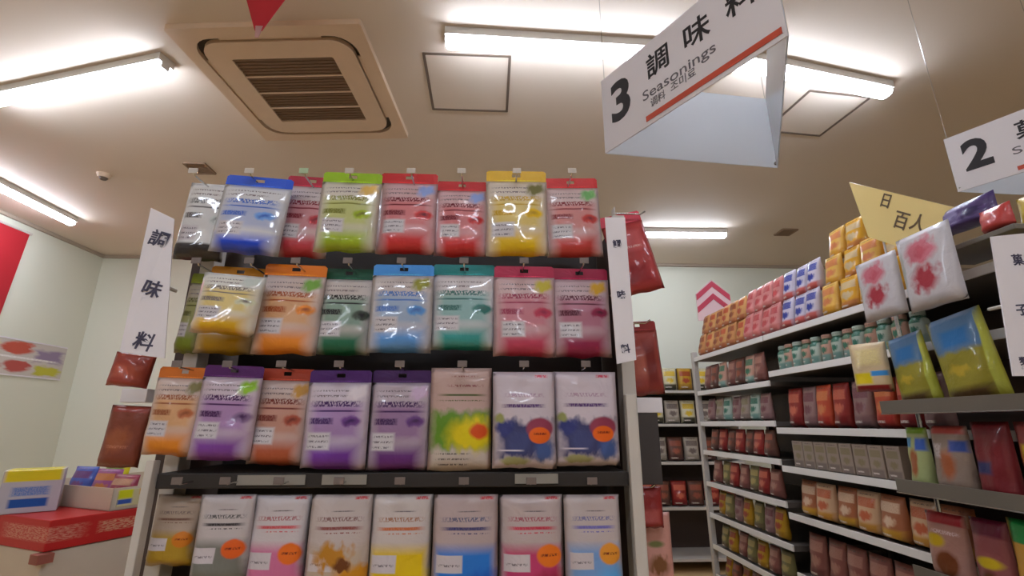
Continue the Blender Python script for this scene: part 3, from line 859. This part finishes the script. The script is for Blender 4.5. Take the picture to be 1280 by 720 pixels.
def jar_bm(r, h):
    bm = bmesh.new()
    prof = [(0, 0), (r * 0.94, 0), (r, 0.04 * h), (r, 0.66 * h), (r * 0.9, 0.74 * h), (r * 0.7, 0.79 * h), (r * 0.7, 0.81 * h), (r * 0.76, 0.82 * h), (r * 0.76, 0.98 * h), (r * 0.7, h), (0, h)]
    seg = 14
    rings = []
    for rr, z in prof:
        rings.append([bm.verts.new((max(rr, 1e-5) * math.cos(2 * math.pi * k / seg), max(rr, 1e-5) * math.sin(2 * math.pi * k / seg), z)) for k in range(seg)])
    for a, b in zip(rings, rings[1:]):
        for k in range(seg): bm.faces.new((a[k], a[(k + 1) % seg], b[(k + 1) % seg], b[k]))
    bmesh.ops.remove_doubles(bm, verts=bm.verts[:], dist=1e-4)
    face_uv(bm, lambda p: (0.5 + 0.5 * p.x / r, p.z / h))
    return bm


MESHES = {}


def good(kind, key, w, h, d, mat, pos, rz, label, cat, group, lean=0.0):
    k = (kind, key, round(w, 3), round(h, 3))
    if k not in MESHES:
        bm = {'snack_bag': lambda: pillow_bm(w, h, d, len(MESHES) + 3), 'carton': lambda: carton_bm(w, h, d), 'jar': lambda: jar_bm(w / 2, h)}[kind]()
        o = mesh_obj(kind, bm, mat, None, kind != 'carton')
        MESHES[k] = o
    else:
        o = MESHES[k].copy(); COL.objects.link(o)
    for kk in list(o.keys()): del o[kk]
    o.location = pos; o.rotation_euler = (lean, 0, rz)
    return tag(o, label, cat, group)


def prnt(name, base, acc, foot, lines=True):
    L = [(0, 1, -0.2, 0.3, foot, 0.3), (0.1, 0.9, 0.62, 0.86, acc, 0.15, 0, 0.25), (0.2, 0.8, 0.28, 0.56, acc, 0.4, 1, 0, 0.2)]
    if lines: L += [(0.15, 0.85, 0.9, 0.94, (90, 70, 66), 0.5, 0, 1), (0.1, 0.6, 0.1, 0.16, (226, 214, 204), 0.4, 0, 0.7)]
    return printed(name, base, L, rough=0.4, wrinkle=0.2)


FACE = -math.pi / 2     # print faces the aisle (-X)


def row(kind, ys, x, z, w, h, d, mats, desc, where, group, cat, jit=0.006, lean=0.0):
    """one row of goods, from the far end towards the near end"""
    n = len(ys)
    for i, y in enumerate(ys):
        mi = i % len(mats)
        order = ORD[i] if i < len(ORD) else 'last'
        good(kind, mats[mi].name, w, h, d, mats[mi], (x + rnd.uniform(-jit, jit), y, z), FACE + rnd.uniform(-0.05, 0.05),
             '%s, %s from the far end, %s' % (desc[mi % len(desc)], order, where), cat, group, lean)


def span(a, b, n): return [a + (b - a) * (i + 0.5) / n for i in range(n)]


zt = 1.705
M_brown = prnt('brown_snack_print', (196, 138, 84), (150, 76, 50), (176, 104, 64))
M_gold = prnt('gold_snack_print', (206, 152, 92), (186, 84, 60), (170, 96, 60))
M_pink = prnt('pink_pack_print', (212, 136, 132), (190, 78, 82), (200, 112, 106))
M_bluew = prnt('blue_white_print', (206, 198, 214), (58, 70, 156), (200, 96, 90))
M_yel = prnt('yellow_pack_print', (226, 178, 84), (214, 130, 84), (206, 146, 40))
M_yel2 = prnt('amber_pack_print', (222, 164, 40), (214, 190, 150), (190, 120, 60))
xt = GX + 0.05
hb = 0.135
for k, nm in ((0, 'lower'), (1, 'upper')):
    wh = '%s layer, right gondola top'
    row('snack_bag', span(2.97, 2.42, 6), xt + 0.03 * k, zt + k * (hb - 0.012), 0.088, hb, 0.07, [M_brown, M_gold], ['brown snack bag', 'golden brown snack bag'], wh % nm, 'brown snack bags on top of the gondola', 'snack bag')
    row('snack_bag', span(2.41, 2.09, 4), xt + 0.03 * k, zt + k * (0.14 - 0.012), 0.078, 0.14, 0.07, [M_pink], ['pink snack bag'], wh % nm, 'pink snack bags on top of the gondola', 'snack bag')
    row('snack_bag', span(2.08, 1.83, 3), xt + 0.03 * k, zt + k * (0.14 - 0.012), 0.08, 0.14, 0.07, [M_bluew], ['white bag with blue print'], wh % nm, 'blue and white bags on top of the gondola', 'snack bag')
for k, nm in ((0, 'lowest'), (1, 'middle'), (2, 'topmost')):
    row('snack_bag', span(1.82, 1.42, 4) if k < 2 else span(1.82, 1.62, 2), xt + 0.035 * k, zt + k * 0.118, 0.096, 0.13, 0.06, [M_yel, M_yel2], ['yellow snack bag', 'amber snack bag'], '%s layer, right gondola top' % nm, 'yellow snack bags on top of the gondola', 'snack bag')
# near bay
M_teal = prnt('teal_pack_print', (176, 190, 176), (40, 108, 88), (120, 156, 146))
M_coral = prnt('coral_pack_print', (196, 150, 130), (60, 116, 90), (130, 160, 150))
row('jar', span(2.15, 1.38, 13), GX + 0.034, 1.535, 0.054, 0.105, 0.05, [M_teal, M_coral], ['pale green jar', 'coral-topped pale jar'], 'second shelf, near bay', 'jars on the second shelf', 'jar')
M_or = prnt('orange_red_print', (190, 76, 46), (206, 120, 70), (160, 46, 36))
M_mv = prnt('mauve_print', (150, 116, 112), (120, 70, 76), (130, 96, 96))
M_rd = prnt('dark_red_print', (146, 46, 40), (196, 100, 76), (120, 30, 30))
row('snack_bag', span(2.15, 1.36, 8), GX + 0.045, 1.285, 0.092, 0.165, 0.055, [M_rd, M_mv, M_or], ['dark red bag', 'mauve bag', 'orange-red bag'], 'third shelf, near bay', 'upright bags on the third shelf', 'snack bag')
M_bg = prnt('beige_carton_print', (158, 140, 126), (140, 126, 96), (128, 112, 104))
row('carton', span(2.12, 1.55, 8), GX + 0.034, 1.125, 0.066, 0.105, 0.05, [M_bg], ['beige carton'], 'fourth shelf, near bay', 'beige cartons on the fourth shelf', 'carton', 0.0)
M_cr = prnt('cream_bag_print', (206, 168, 132), (190, 96, 60), (196, 140, 60))
M_cr2 = prnt('tan_bag_print', (170, 104, 70), (214, 180, 150), (200, 150, 50))
row('snack_bag', span(2.14, 1.38, 7), GX + 0.04, 0.935, 0.108, 0.138, 0.065, [M_cr2, M_cr], ['tan snack bag', 'cream and orange snack bag'], 'fifth shelf, near bay', 'snack bags on the fifth shelf', 'snack bag')
M_br2 = prnt('red_brown_print', (136, 84, 74), (170, 120, 104), (110, 64, 58))
row('snack_bag', span(2.14, 1.38, 7), GX + 0.04, 0.705, 0.10, 0.165, 0.06, [M_br2], ['red-brown snack bag'], 'sixth shelf, near bay', 'snack bags on the sixth shelf', 'snack bag')
row('snack_bag', span(2.14, 1.7, 4), GX + 0.04, 0.455, 0.10, 0.165, 0.06, [M_br2, M_mv], ['red-brown snack bag', 'mauve snack bag'], 'seventh shelf, near bay', 'snack bags on the seventh shelf', 'snack bag')
# far bay
M_dk = prnt('dark_brown_print', (104, 66, 54), (150, 80, 60), (84, 52, 46))
M_ye = prnt('mustard_print', (176, 134, 30), (150, 60, 40), (150, 110, 30))
M_gr = prnt('olive_print', (120, 112, 70), (170, 150, 90), (100, 84, 60))
fs = [('second', 1.495, [M_br2, M_dk, M_coral], ['red-brown bag', 'dark brown bag', 'pale coral bag'], 0.125),
      ('third', 1.315, [M_mv, M_bg, M_teal], ['mauve bag', 'beige bag', 'pale green bag'], 0.11),
      ('fourth', 1.15, [M_dk, M_rd], ['dark brown bag', 'dark red bag'], 0.105),
      ('fifth', 0.975, [M_br2, M_gr, M_rd], ['red-brown bag', 'olive bag', 'dark red bag'], 0.105),
      ('sixth', 0.805, [M_ye, M_gr, M_mv], ['mustard yellow bag', 'olive bag', 'mauve bag'], 0.11),
      ('seventh', 0.64, [M_gr, M_ye, M_br2], ['olive bag', 'mustard yellow bag', 'red-brown bag'], 0.10),
      ('eighth', 0.485, [M_ye, M_dk], ['mustard yellow bag', 'dark brown bag'], 0.10)]
for nm, z, mats, ds, hh in fs:
    row('snack_bag', span(2.93, 2.26, 7), GX + 0.036, z, 0.088, hh + 0.018, 0.055, mats, ds, '%s shelf, far bay' % nm, 'bags on the %s shelf of the far bay' % nm, 'snack bag')

# chevron board at the far end of the gondola top
t = empty('chevron_board', (1.47, 3.0, 1.705), 'white board with red chevrons pointing up at the far gondola end', 'sign')
bm = bmesh.new(); slab(bm, [(-0.115, 0, 0.24), (0.115, 0, 0.24), (0.115, 0, 0.42), (0, 0, 0.52), (-0.115, 0, 0.42)], 0.006)
bd = mesh_obj('board', bm, plain('pale_pink_board', (214, 180, 180), 0.5), t)
RC = plain('crimson_print', (178, 50, 72), 0.5)
for z in (0.40, 0.315, 0.24):
    bm = bmesh.new()
    hw, hh2 = 0.113, 0.10
    if z == 0.24: pts = [(-0.05, -0.0045, z), (0.05, -0.0045, z), (0, -0.0045, z + 0.05)]; slab(bm, pts, 0.002)
    else:
        slab(bm, [(-hw, -0.0045, z - 0.025), (0, -0.0045, z + hh2 - 0.03), (0, -0.0045, z + hh2 + 0.01), (-hw, -0.0045, z + 0.015)], 0.002)
        slab(bm, [(hw, -0.0045, z - 0.025), (hw, -0.0045, z + 0.015), (0, -0.0045, z + hh2 + 0.01), (0, -0.0045, z + hh2 - 0.03)], 0.002)
    mesh_obj('chevron', bm, RC, bd)
bm = bmesh.new(); tube(bm, [(0, 0.006, 0), (0, 0.006, 0.4)], 0.005, 6); mesh_obj('support_rod', bm, WHITE_METAL, t)

# ------------------------------------------------------------------ wire side rack at the near end of the right gondola
RX0, RX1, RY0, RY1 = 1.17, 1.285, 0.98, 1.42
rack = empty('side_rack', (1.23, 1.2, 0), 'wire side rack with grey rails clipped to the near gondola end', 'display rack')
for yy in (RY0, RY1):
    bm = bmesh.new(); tube(bm, [(RX1 - 0.008 - 1.23, yy - 1.2, 0.0), (RX1 - 0.008 - 1.23, yy - 1.2, 1.80)], 0.006, 8)
    mesh_obj('rack_post', bm, CHROME, rack)
RAILG = plain('grey_rack_rail', (112, 104, 92), 0.45)
for z in (1.335, 1.12, 0.90):
    bm = bmesh.new()
    box(bm, RX0 - 1.23, RX1 - 1.23, RY0 - 1.2, RY1 - 1.2, z - 0.006, z, 0.001)
    s = mesh_obj('rack_tray', bm, RAILG, rack)
    bm = bmesh.new(); box(bm, RX0 - 0.004 - 1.23, RX0 - 0.0005 - 1.23, RY0 - 1.2, RY1 - 1.2, z - 0.005, z + 0.030, 0.001)
    mesh_obj('tray_front', bm, RAILG, s)
    bm = bmesh.new()
    for zz in (z - 0.007,): tube(bm, [(RX0 - 0.005 - 1.23, RY0 - 1.2, zz), (RX0 - 0.005 - 1.23, RY1 - 1.2, zz)], 0.0018, 6)
    mesh_obj('tray_wire', bm, CHROME, s)


def rackbag(y0, y1, z0, h, x, style, label, header=None, t=0.05, roll=0.0, lean=0.0, kind='snack_pouch'):
    NP[0] += 1
    w = abs(y1 - y0)
    hh = 0.14 * h if header else 0
    o = mesh_obj(kind, pouch_bm(w, h - hh, t, NP[0], 10, 14), printed('rack_bag_print', style[0], style[1], rough=0.3), None, True)
    o.location = (x, (y0 + y1) / 2, z0)
    o.rotation_euler = (lean, roll, FACE)
    tag(o, label, 'snack bag', 'bags on the wire side rack')
    if header:
        mesh_obj('header_seal', header_bm(w * 0.985, hh, h - hh), printed('header_print', header, [], rough=0.3), o)
    return o


XB = 1.225
BY = ((150, 140, 40), [(0, 1, 0.55, 1.1, (84, 120, 156), 0.25, 0, 0, 0.1), (0.2, 0.8, 0.62, 0.85, (40, 110, 170), 0.4), (0, 1, -0.1, 0.22, (84, 62, 34), 0.5),
                       (0.88, 1.0, 0, 1, (186, 190, 70), 0.4), (0.2, 0.7, 0.3, 0.45, (186, 160, 40), 0.5, 1, 0, 0.2)])
rackbag(1.275, 1.405, 1.345, 0.21, XB + 0.01, BY, 'blue and olive bag on the rack top tier, the farther one', None, roll=-0.12)
rackbag(1.085, 1.245, 1.345, 0.235, XB, BY, 'blue and olive bag on the rack top tier, the nearer one', None, roll=-0.12)
rackbag(1.405, 1.505, 1.395, 0.15, 1.19, ((214, 190, 150), [(0, 1, -0.1, 0.14, (150, 30, 36), 0.2), (0, 0.6, 0.14, 0.4, (232, 206, 20), 0.3), (0.5, 1, 0.3, 0.42, (60, 150, 220), 0.3), (0.1, 0.9, 0.5, 0.9, (232, 214, 150), 0.4, 0, 0.4)]),
        'cream and yellow bag with red foot at the far end of the rack', None, 0.04).rotation_euler[2] = FACE + 0.55
rackbag(1.345, 1.415, 1.125, 0.165, XB, ((170, 178, 120), [(0.2, 0.7, 0.15, 0.7, (160, 90, 50), 0.4, 1, 0, 0.1), (0, 0.4, 0.65, 0.85, (70, 130, 170), 0.4), (0.5, 1, 0.6, 0.85, (60, 100, 190), 0.4), (0, 1, 0.88, 1.1, (120, 160, 30), 0.3), (0.2, 0.8, 0, 0.12, (100, 150, 40), 0.4)]),
        'pale green bag with brown figure on the rack middle tier')
rackbag(1.225, 1.335, 1.125, 0.17, XB, ((150, 130, 116), [(0.25, 0.75, 0.15, 0.7, (176, 100, 62), 0.5, 1, 0, 0.1), (0.55, 1, 0.6, 0.8, (60, 84, 160), 0.4), (0, 1, 0.86, 1.1, (176, 70, 60), 0.3), (0.05, 0.4, 0.5, 0.75, (196, 180, 180), 0.4, 0, 0.6)]),
        'red-topped beige bag on the rack middle tier')
rackbag(1.12, 1.215, 1.125, 0.18, XB, ((124, 40, 44), [(0, 0.6, 0.3, 0.5, (40, 44, 96), 0.5), (0, 1, 0.8, 1.1, (110, 24, 32), 0.4)]), 'maroon bag with navy patch on the rack middle tier')
rackbag(1.0, 1.11, 1.125, 0.18, XB, ((150, 66, 62), [(0.1, 0.8, 0.48, 0.74, (214, 176, 20), 0.3), (0.4, 1, 0.1, 0.35, (196, 170, 170), 0.3, 0, 0.5)]), 'red bag with yellow label, nearest on the rack middle tier')
rackbag(1.29, 1.41, 0.905, 0.165, XB, ((176, 130, 116), [(0, 1, 0.82, 1.1, (160, 34, 40), 0.2), (0, 0.6, 0.46, 0.7, (206, 170, 30), 0.4, 1), (0.25, 0.85, 0.04, 0.48, (124, 66, 34), 0.3, 1, 0, 0.05), (0.2, 0.9, 0.68, 0.75, (220, 190, 186), 0.4, 0, 1)]),
        'red-topped bag with brown round print on the rack lowest tier')
rackbag(1.185, 1.28, 0.905, 0.17, XB, ((150, 84, 84), [(0, 1, 0.75, 1.1, (104, 20, 44), 0.3), (0.1, 0.9, 0.34, 0.52, (206, 176, 30), 0.4, 1), (0.2, 0.85, 0.0, 0.36, (110, 60, 34), 0.4, 1)]), 'maroon-topped bag with yellow print on the rack lowest tier')
rackbag(1.02, 1.175, 0.905, 0.185, XB - 0.01, ((206, 150, 50), [(0, 1, 0.72, 1.1, (24, 140, 62), 0.1), (0.3, 0.9, 0.56, 0.72, (206, 160, 160), 0.2), (0.55, 0.75, 0.3, 0.62, (236, 230, 210), 0.3), (0.1, 0.9, 0.1, 0.4, (206, 130, 30), 0.5, 1), (0.9, 1.1, 0, 1, (60, 110, 40), 0.5)]),
        'green-topped bag with amber contents on the rack lowest tier')

# white twin pouches with arched top, clipped over the rack
CLEARW = ((204, 198, 200), [(0.12, 0.84, 0.54, 0.94, (204, 112, 126), 0.4, 1, 0, 0.25), (0.18, 0.78, 0.14, 0.6, (172, 54, 68), 0.5, 1, 0, 0.3), (0.35, 0.65, 0.66, 0.82, (196, 90, 104), 0.5, 1, 0, 0.3),
                            (0.0, 0.12, 0.2, 0.9, (166, 172, 166), 0.5, 0, 0, 0.1)])
for ya, yb, z0, h, lb in ((1.275, 1.435, 1.605, 0.19, 'white pouch with rosy print above the rack, the farther one'), (1.10, 1.268, 1.60, 0.215, 'white pouch with rosy print above the rack, the nearer one')):
    rackbag(ya, yb, z0, h, 1.19, CLEARW, lb, None, 0.035)
# purple and red bags lying on top at the picture edge
rackbag(1.06, 1.20, 1.806, 0.075, 1.29, ((84, 66, 116), [(0.1, 0.5, 0.4, 0.9, (150, 140, 180), 0.5, 1, 0, 0.3), (0.5, 0.9, 0.2, 0.6, (50, 40, 80), 0.5, 1, 0, 0.3)]), 'purple foil bag lying above the rack at the right edge', None, 0.08)
rackbag(1.00, 1.075, 1.76, 0.06, 1.25, ((190, 70, 66), [(0.1, 0.6, 0.4, 0.9, (214, 120, 110), 0.5, 1)]), 'small red bag on top of the rack beside the white pouches', None, 0.05)
rackbag(1.02, 1.10, 1.60, 0.12, 1.285, ((206, 190, 20), [(0, 1, -0.1, 0.2, (90, 70, 30), 0.4), (0.2, 0.8, 0.4, 0.6, (230, 220, 60), 0.4, 1)]), 'bright yellow bag between the white pouches and the title card', None, 0.04)
rackbag(0.985, 1.05, 1.756, 0.09, 1.33, ((206, 170, 40), [(0.1, 0.7, 0.4, 0.8, (226, 200, 90), 0.5, 1)]), 'amber bag behind the small red bag at the right edge', None, 0.04)
tr = bxo('top_shelf', (1.23 - 1.23, 1.40 - 1.23, 0.99 - 1.2, 1.255 - 1.2, 1.742, 1.7555), RAILG, rack)
side_card([(1238, 296), (1300, 290), (1300, 470), (1266, 470)], 0.97, '菓子類', 'large white title card at the right picture edge beside the rack')

# ------------------------------------------------------------------ shelf at the back wall
t = empty('wall_shelf', (1.9, 5.0, 0), 'white shelf unit against the back wall seen past the endcap', 'shop shelf')
bm = bmesh.new(); box(bm, -0.55, 0.55, 0.20, 0.22, 0.0, 1.88); mesh_obj('back_board', bm, SIDE, t)
ZW = [0.12, 0.55, 0.95, 1.3, 1.62]
for z in ZW:
    bm = bmesh.new(); box(bm, -0.55, 0.55, -0.22, 0.2, z - 0.025, z, 0.002); mesh_obj('shelf', bm, WHITE_METAL, t)
for s in (-1, 1):
    bm = bmesh.new(); box(bm, s * 0.56 - 0.012, s * 0.56 + 0.012, -0.22, 0.22, 0, 1.9, 0.002); mesh_obj('side_panel', bm, WHITE_METAL, t)
M_wy = prnt('cream_yellow_print', (206, 196, 160), (206, 170, 30), (60, 56, 40))
M_wg = prnt('grey_white_print', (176, 164, 150), (110, 96, 90), (150, 140, 126))
for nm, z, mats, ds, hh in (('top', 1.625, [M_wy, M_ye], ['cream and yellow bag', 'mustard yellow bag'], 0.22), ('second', 1.305, [M_wg, M_wy], ['grey-white bag', 'cream and yellow bag'], 0.22),
                            ('third', 0.955, [M_dk, M_wg], ['dark brown bag', 'grey-white bag'], 0.22), ('fourth', 0.555, [M_rd, M_dk], ['dark red bag', 'dark brown bag'], 0.22)):
    for i, x in enumerate(span(1.42, 2.38, 6)):
        good('snack_bag', mats[i % 2].name, 0.15, hh, 0.08, mats[i % 2], (x, 4.85, z), rnd.uniform(-0.06, 0.06),
             '%s, %s from the left on the %s back-wall shelf' % (ds[i % 2], ORD[i], nm), 'snack bag', 'bags on the back-wall shelf')

# ------------------------------------------------------------------ carton displays at the left
CARTON = plain('white_carton', (206, 190, 170), 0.7)
REDB = printed('red_carton_print', (188, 38, 34), [(0.05, 0.7, 0.25, 0.8, (206, 130, 110), 0.3, 0, 0.8, 0.05), (0.72, 0.98, 0.3, 0.75, (206, 150, 120), 0.3, 0, 0.9)], rough=0.6, wrinkle=0)
cz = at(55, 690, Y=2.0)
RZ = math.radians(-25)
ca, sa = math.cos(RZ), math.sin(RZ)
Lw, Lr = 0.75, 0.95             # leftward and rearward sizes
disp = empty('carton_display', (cz.x, cz.y, 0), 'white carton display stand with red bands left of the endcap', 'display stand', rz=RZ)
bm = bmesh.new(); box(bm, -Lw, 0, 0, Lr, 0, cz.z - 0.002, 0.004); mesh_obj('carton_body', bm, CARTON, disp)
bm = bmesh.new()
box(bm, -Lw - 0.006, 0.006, -0.006, Lr + 0.006, cz.z, cz.z + 0.105, 0.004)
face_uv(bm, lambda p: ((p.x + p.y * 1.0) / 0.7 + 0.5, (p.z - cz.z) / 0.105))
mesh_obj('red_band', bm, REDB, disp)
bm = bmesh.new(); box(bm, -Lw - 0.005, 0.005, -0.005, Lr + 0.005, 0.45, 0.70, 0.003)
face_uv(bm, lambda p: ((p.x + p.y) / 0.7 + 0.5, (p.z - 0.45) / 0.25)); mesh_obj('lower_red_band', bm, REDB, disp)
bm = bmesh.new(); box(bm, -0.02, 0.03, -0.03, 0.02, cz.z - 0.035, cz.z - 0.003, 0.002); mesh_obj('corner_clip', bm, plain('brown_clip', (150, 84, 70), 0.6), disp)
zb = cz.z + 0.106


def loc(x, y, z=0): return Vector((cz.x + x * ca - y * sa, cz.y + x * sa + y * ca, z))


tray = empty('carton_tray', loc(-0.16, 0.52, zb), 'white open carton tray on top of the display stand', 'carton', rz=RZ)
bm = bmesh.new()
x0, x1, y0, y1, hh = -0.50, 0.155, -0.33, 0.33, 0.085
box(bm, x0, x1, y0, y1, 0, 0.004)
for d in ((x0, x1, y0, y0 + 0.005), (x0, x1, y1 - 0.005, y1), (x0, x0 + 0.005, y0, y1), (x1 - 0.005, x1, y0, y1)): box(bm, *d, 0, hh)
mesh_obj('tray_wall', bm, CARTON, tray)
bm = bmesh.new(); box(bm, x1 - 0.001, x1 + 0.003, y0 + 0.02, y0 + 0.14, 0.012, 0.075, 0.001)
face_uv(bm, lambda p: ((p.y - y0) / 0.16, p.z / 0.1))
mesh_obj('tray_print', bm, printed('tray_label_print', (206, 196, 150), [(0.1, 0.5, 0.4, 0.8, (214, 214, 30), 0.3), (0.1, 0.5, 0.2, 0.4, (60, 90, 170), 0.3), (0.6, 1, 0.5, 0.9, (226, 150, 30), 0.3)], rough=0.6, wrinkle=0), tray)
# goods on and in the carton tray
YBX = printed('yellow_blue_print', (190, 186, 196), [(0, 1, 0.72, 1.1, (226, 206, 30), 0.15), (0.15, 0.85, 0.12, 0.34, (30, 84, 166), 0.2), (0.15, 0.85, 0.38, 0.62, (104, 132, 196), 0.3, 0, 0.4)], rough=0.5, wrinkle=0.1)
o = good('carton', 'yb', 0.18, 0.16, 0.14, YBX, loc(-0.33, 0.075, zb), 0.62, 'yellow-topped carton with blue label at the front corner of the stand', 'carton', None)
for i, (x, y, zz, w, h, c, c2, rr, lb) in enumerate((
        (-0.56, 0.50, 0.004, 0.16, 0.175, (206, 190, 30), (90, 130, 60), 0.1, 'yellow and green bag at the left back of the carton tray'),
        (-0.37, 0.60, 0.004, 0.17, 0.18, (196, 196, 40), (60, 90, 60), -0.1, 'yellow bag with green foot at the back of the carton tray'),
        (-0.50, 0.33, 0.004, 0.15, 0.14, (70, 90, 170), (110, 60, 110), 0.1, 'blue bag in the carton tray behind the yellow-topped carton'),
        (-0.32, 0.33, 0.004, 0.15, 0.135, (150, 80, 130), (190, 120, 60), 0.15, 'purple bag standing in the carton tray'),
        (-0.14, 0.30, 0.004, 0.15, 0.12, (150, 60, 80), (196, 150, 120), 0.1, 'wine red bag near the front of the carton tray'),
        (-0.10, 0.52, 0.004, 0.16, 0.14, (206, 140, 84), (206, 110, 50), 0.15, 'orange bag at the right end of the carton tray'))):
    good('snack_bag', 'bin%d' % i, w, h, 0.07, prnt('bin_bag_print', c, c2, c2), loc(x, y, zb + zz), RZ + rr, lb, 'snack bag', 'bags in the carton tray', lean=-0.12)
# lower rack of goods between the stand and the endcap
stand = empty('low_stand', (-1.0, 1.85, 0), 'low white stand of goods between the carton display and the endcap', 'display stand')
bm = bmesh.new(); box(bm, -0.15, 0.25, -0.15, 0.35, 0, 0.60, 0.004); mesh_obj('stand_body', bm, CARTON, stand)
bm = bmesh.new(); box(bm, -0.152, 0.252, -0.152, 0.352, 0.601, 0.64, 0.003); mesh_obj('stand_rim', bm, WHITE_METAL, stand)
for i, (x, y, lb) in enumerate(((-1.07, 1.78, 'mustard bag standing on the low stand, nearer the carton display'), (-0.9, 1.78, 'olive bag standing on the low stand, nearer the endcap'))):
    good('snack_bag', 'low%d' % i, 0.15, 0.20, 0.08, (M_ye, M_gr)[i], (x, y, 0.642), 0.1, lb, 'snack bag', 'bags on the low stand')

# ------------------------------------------------------------------ world and colour
w = bpy.data.worlds.new('world'); SC.world = w; w.use_nodes = True
bg = w.node_tree.nodes['Background']
bg.inputs[0].default_value = (0.5, 0.5, 0.5, 1); bg.inputs[1].default_value = 0.0
SC.view_settings.view_transform = 'Standard'
SC.view_settings.look = 'None'
SC.view_settings.gamma = 1.0
SC.view_settings.use_curve_mapping = False
SC.view_settings.exposure = 0.62
try:
    SC.cycles.use_denoising = True
    SC.cycles.denoiser = 'OPENIMAGEDENOISE'
    SC.cycles.max_bounces = 8
    SC.cycles.sample_clamp_indirect = 6.0
except Exception:
    pass
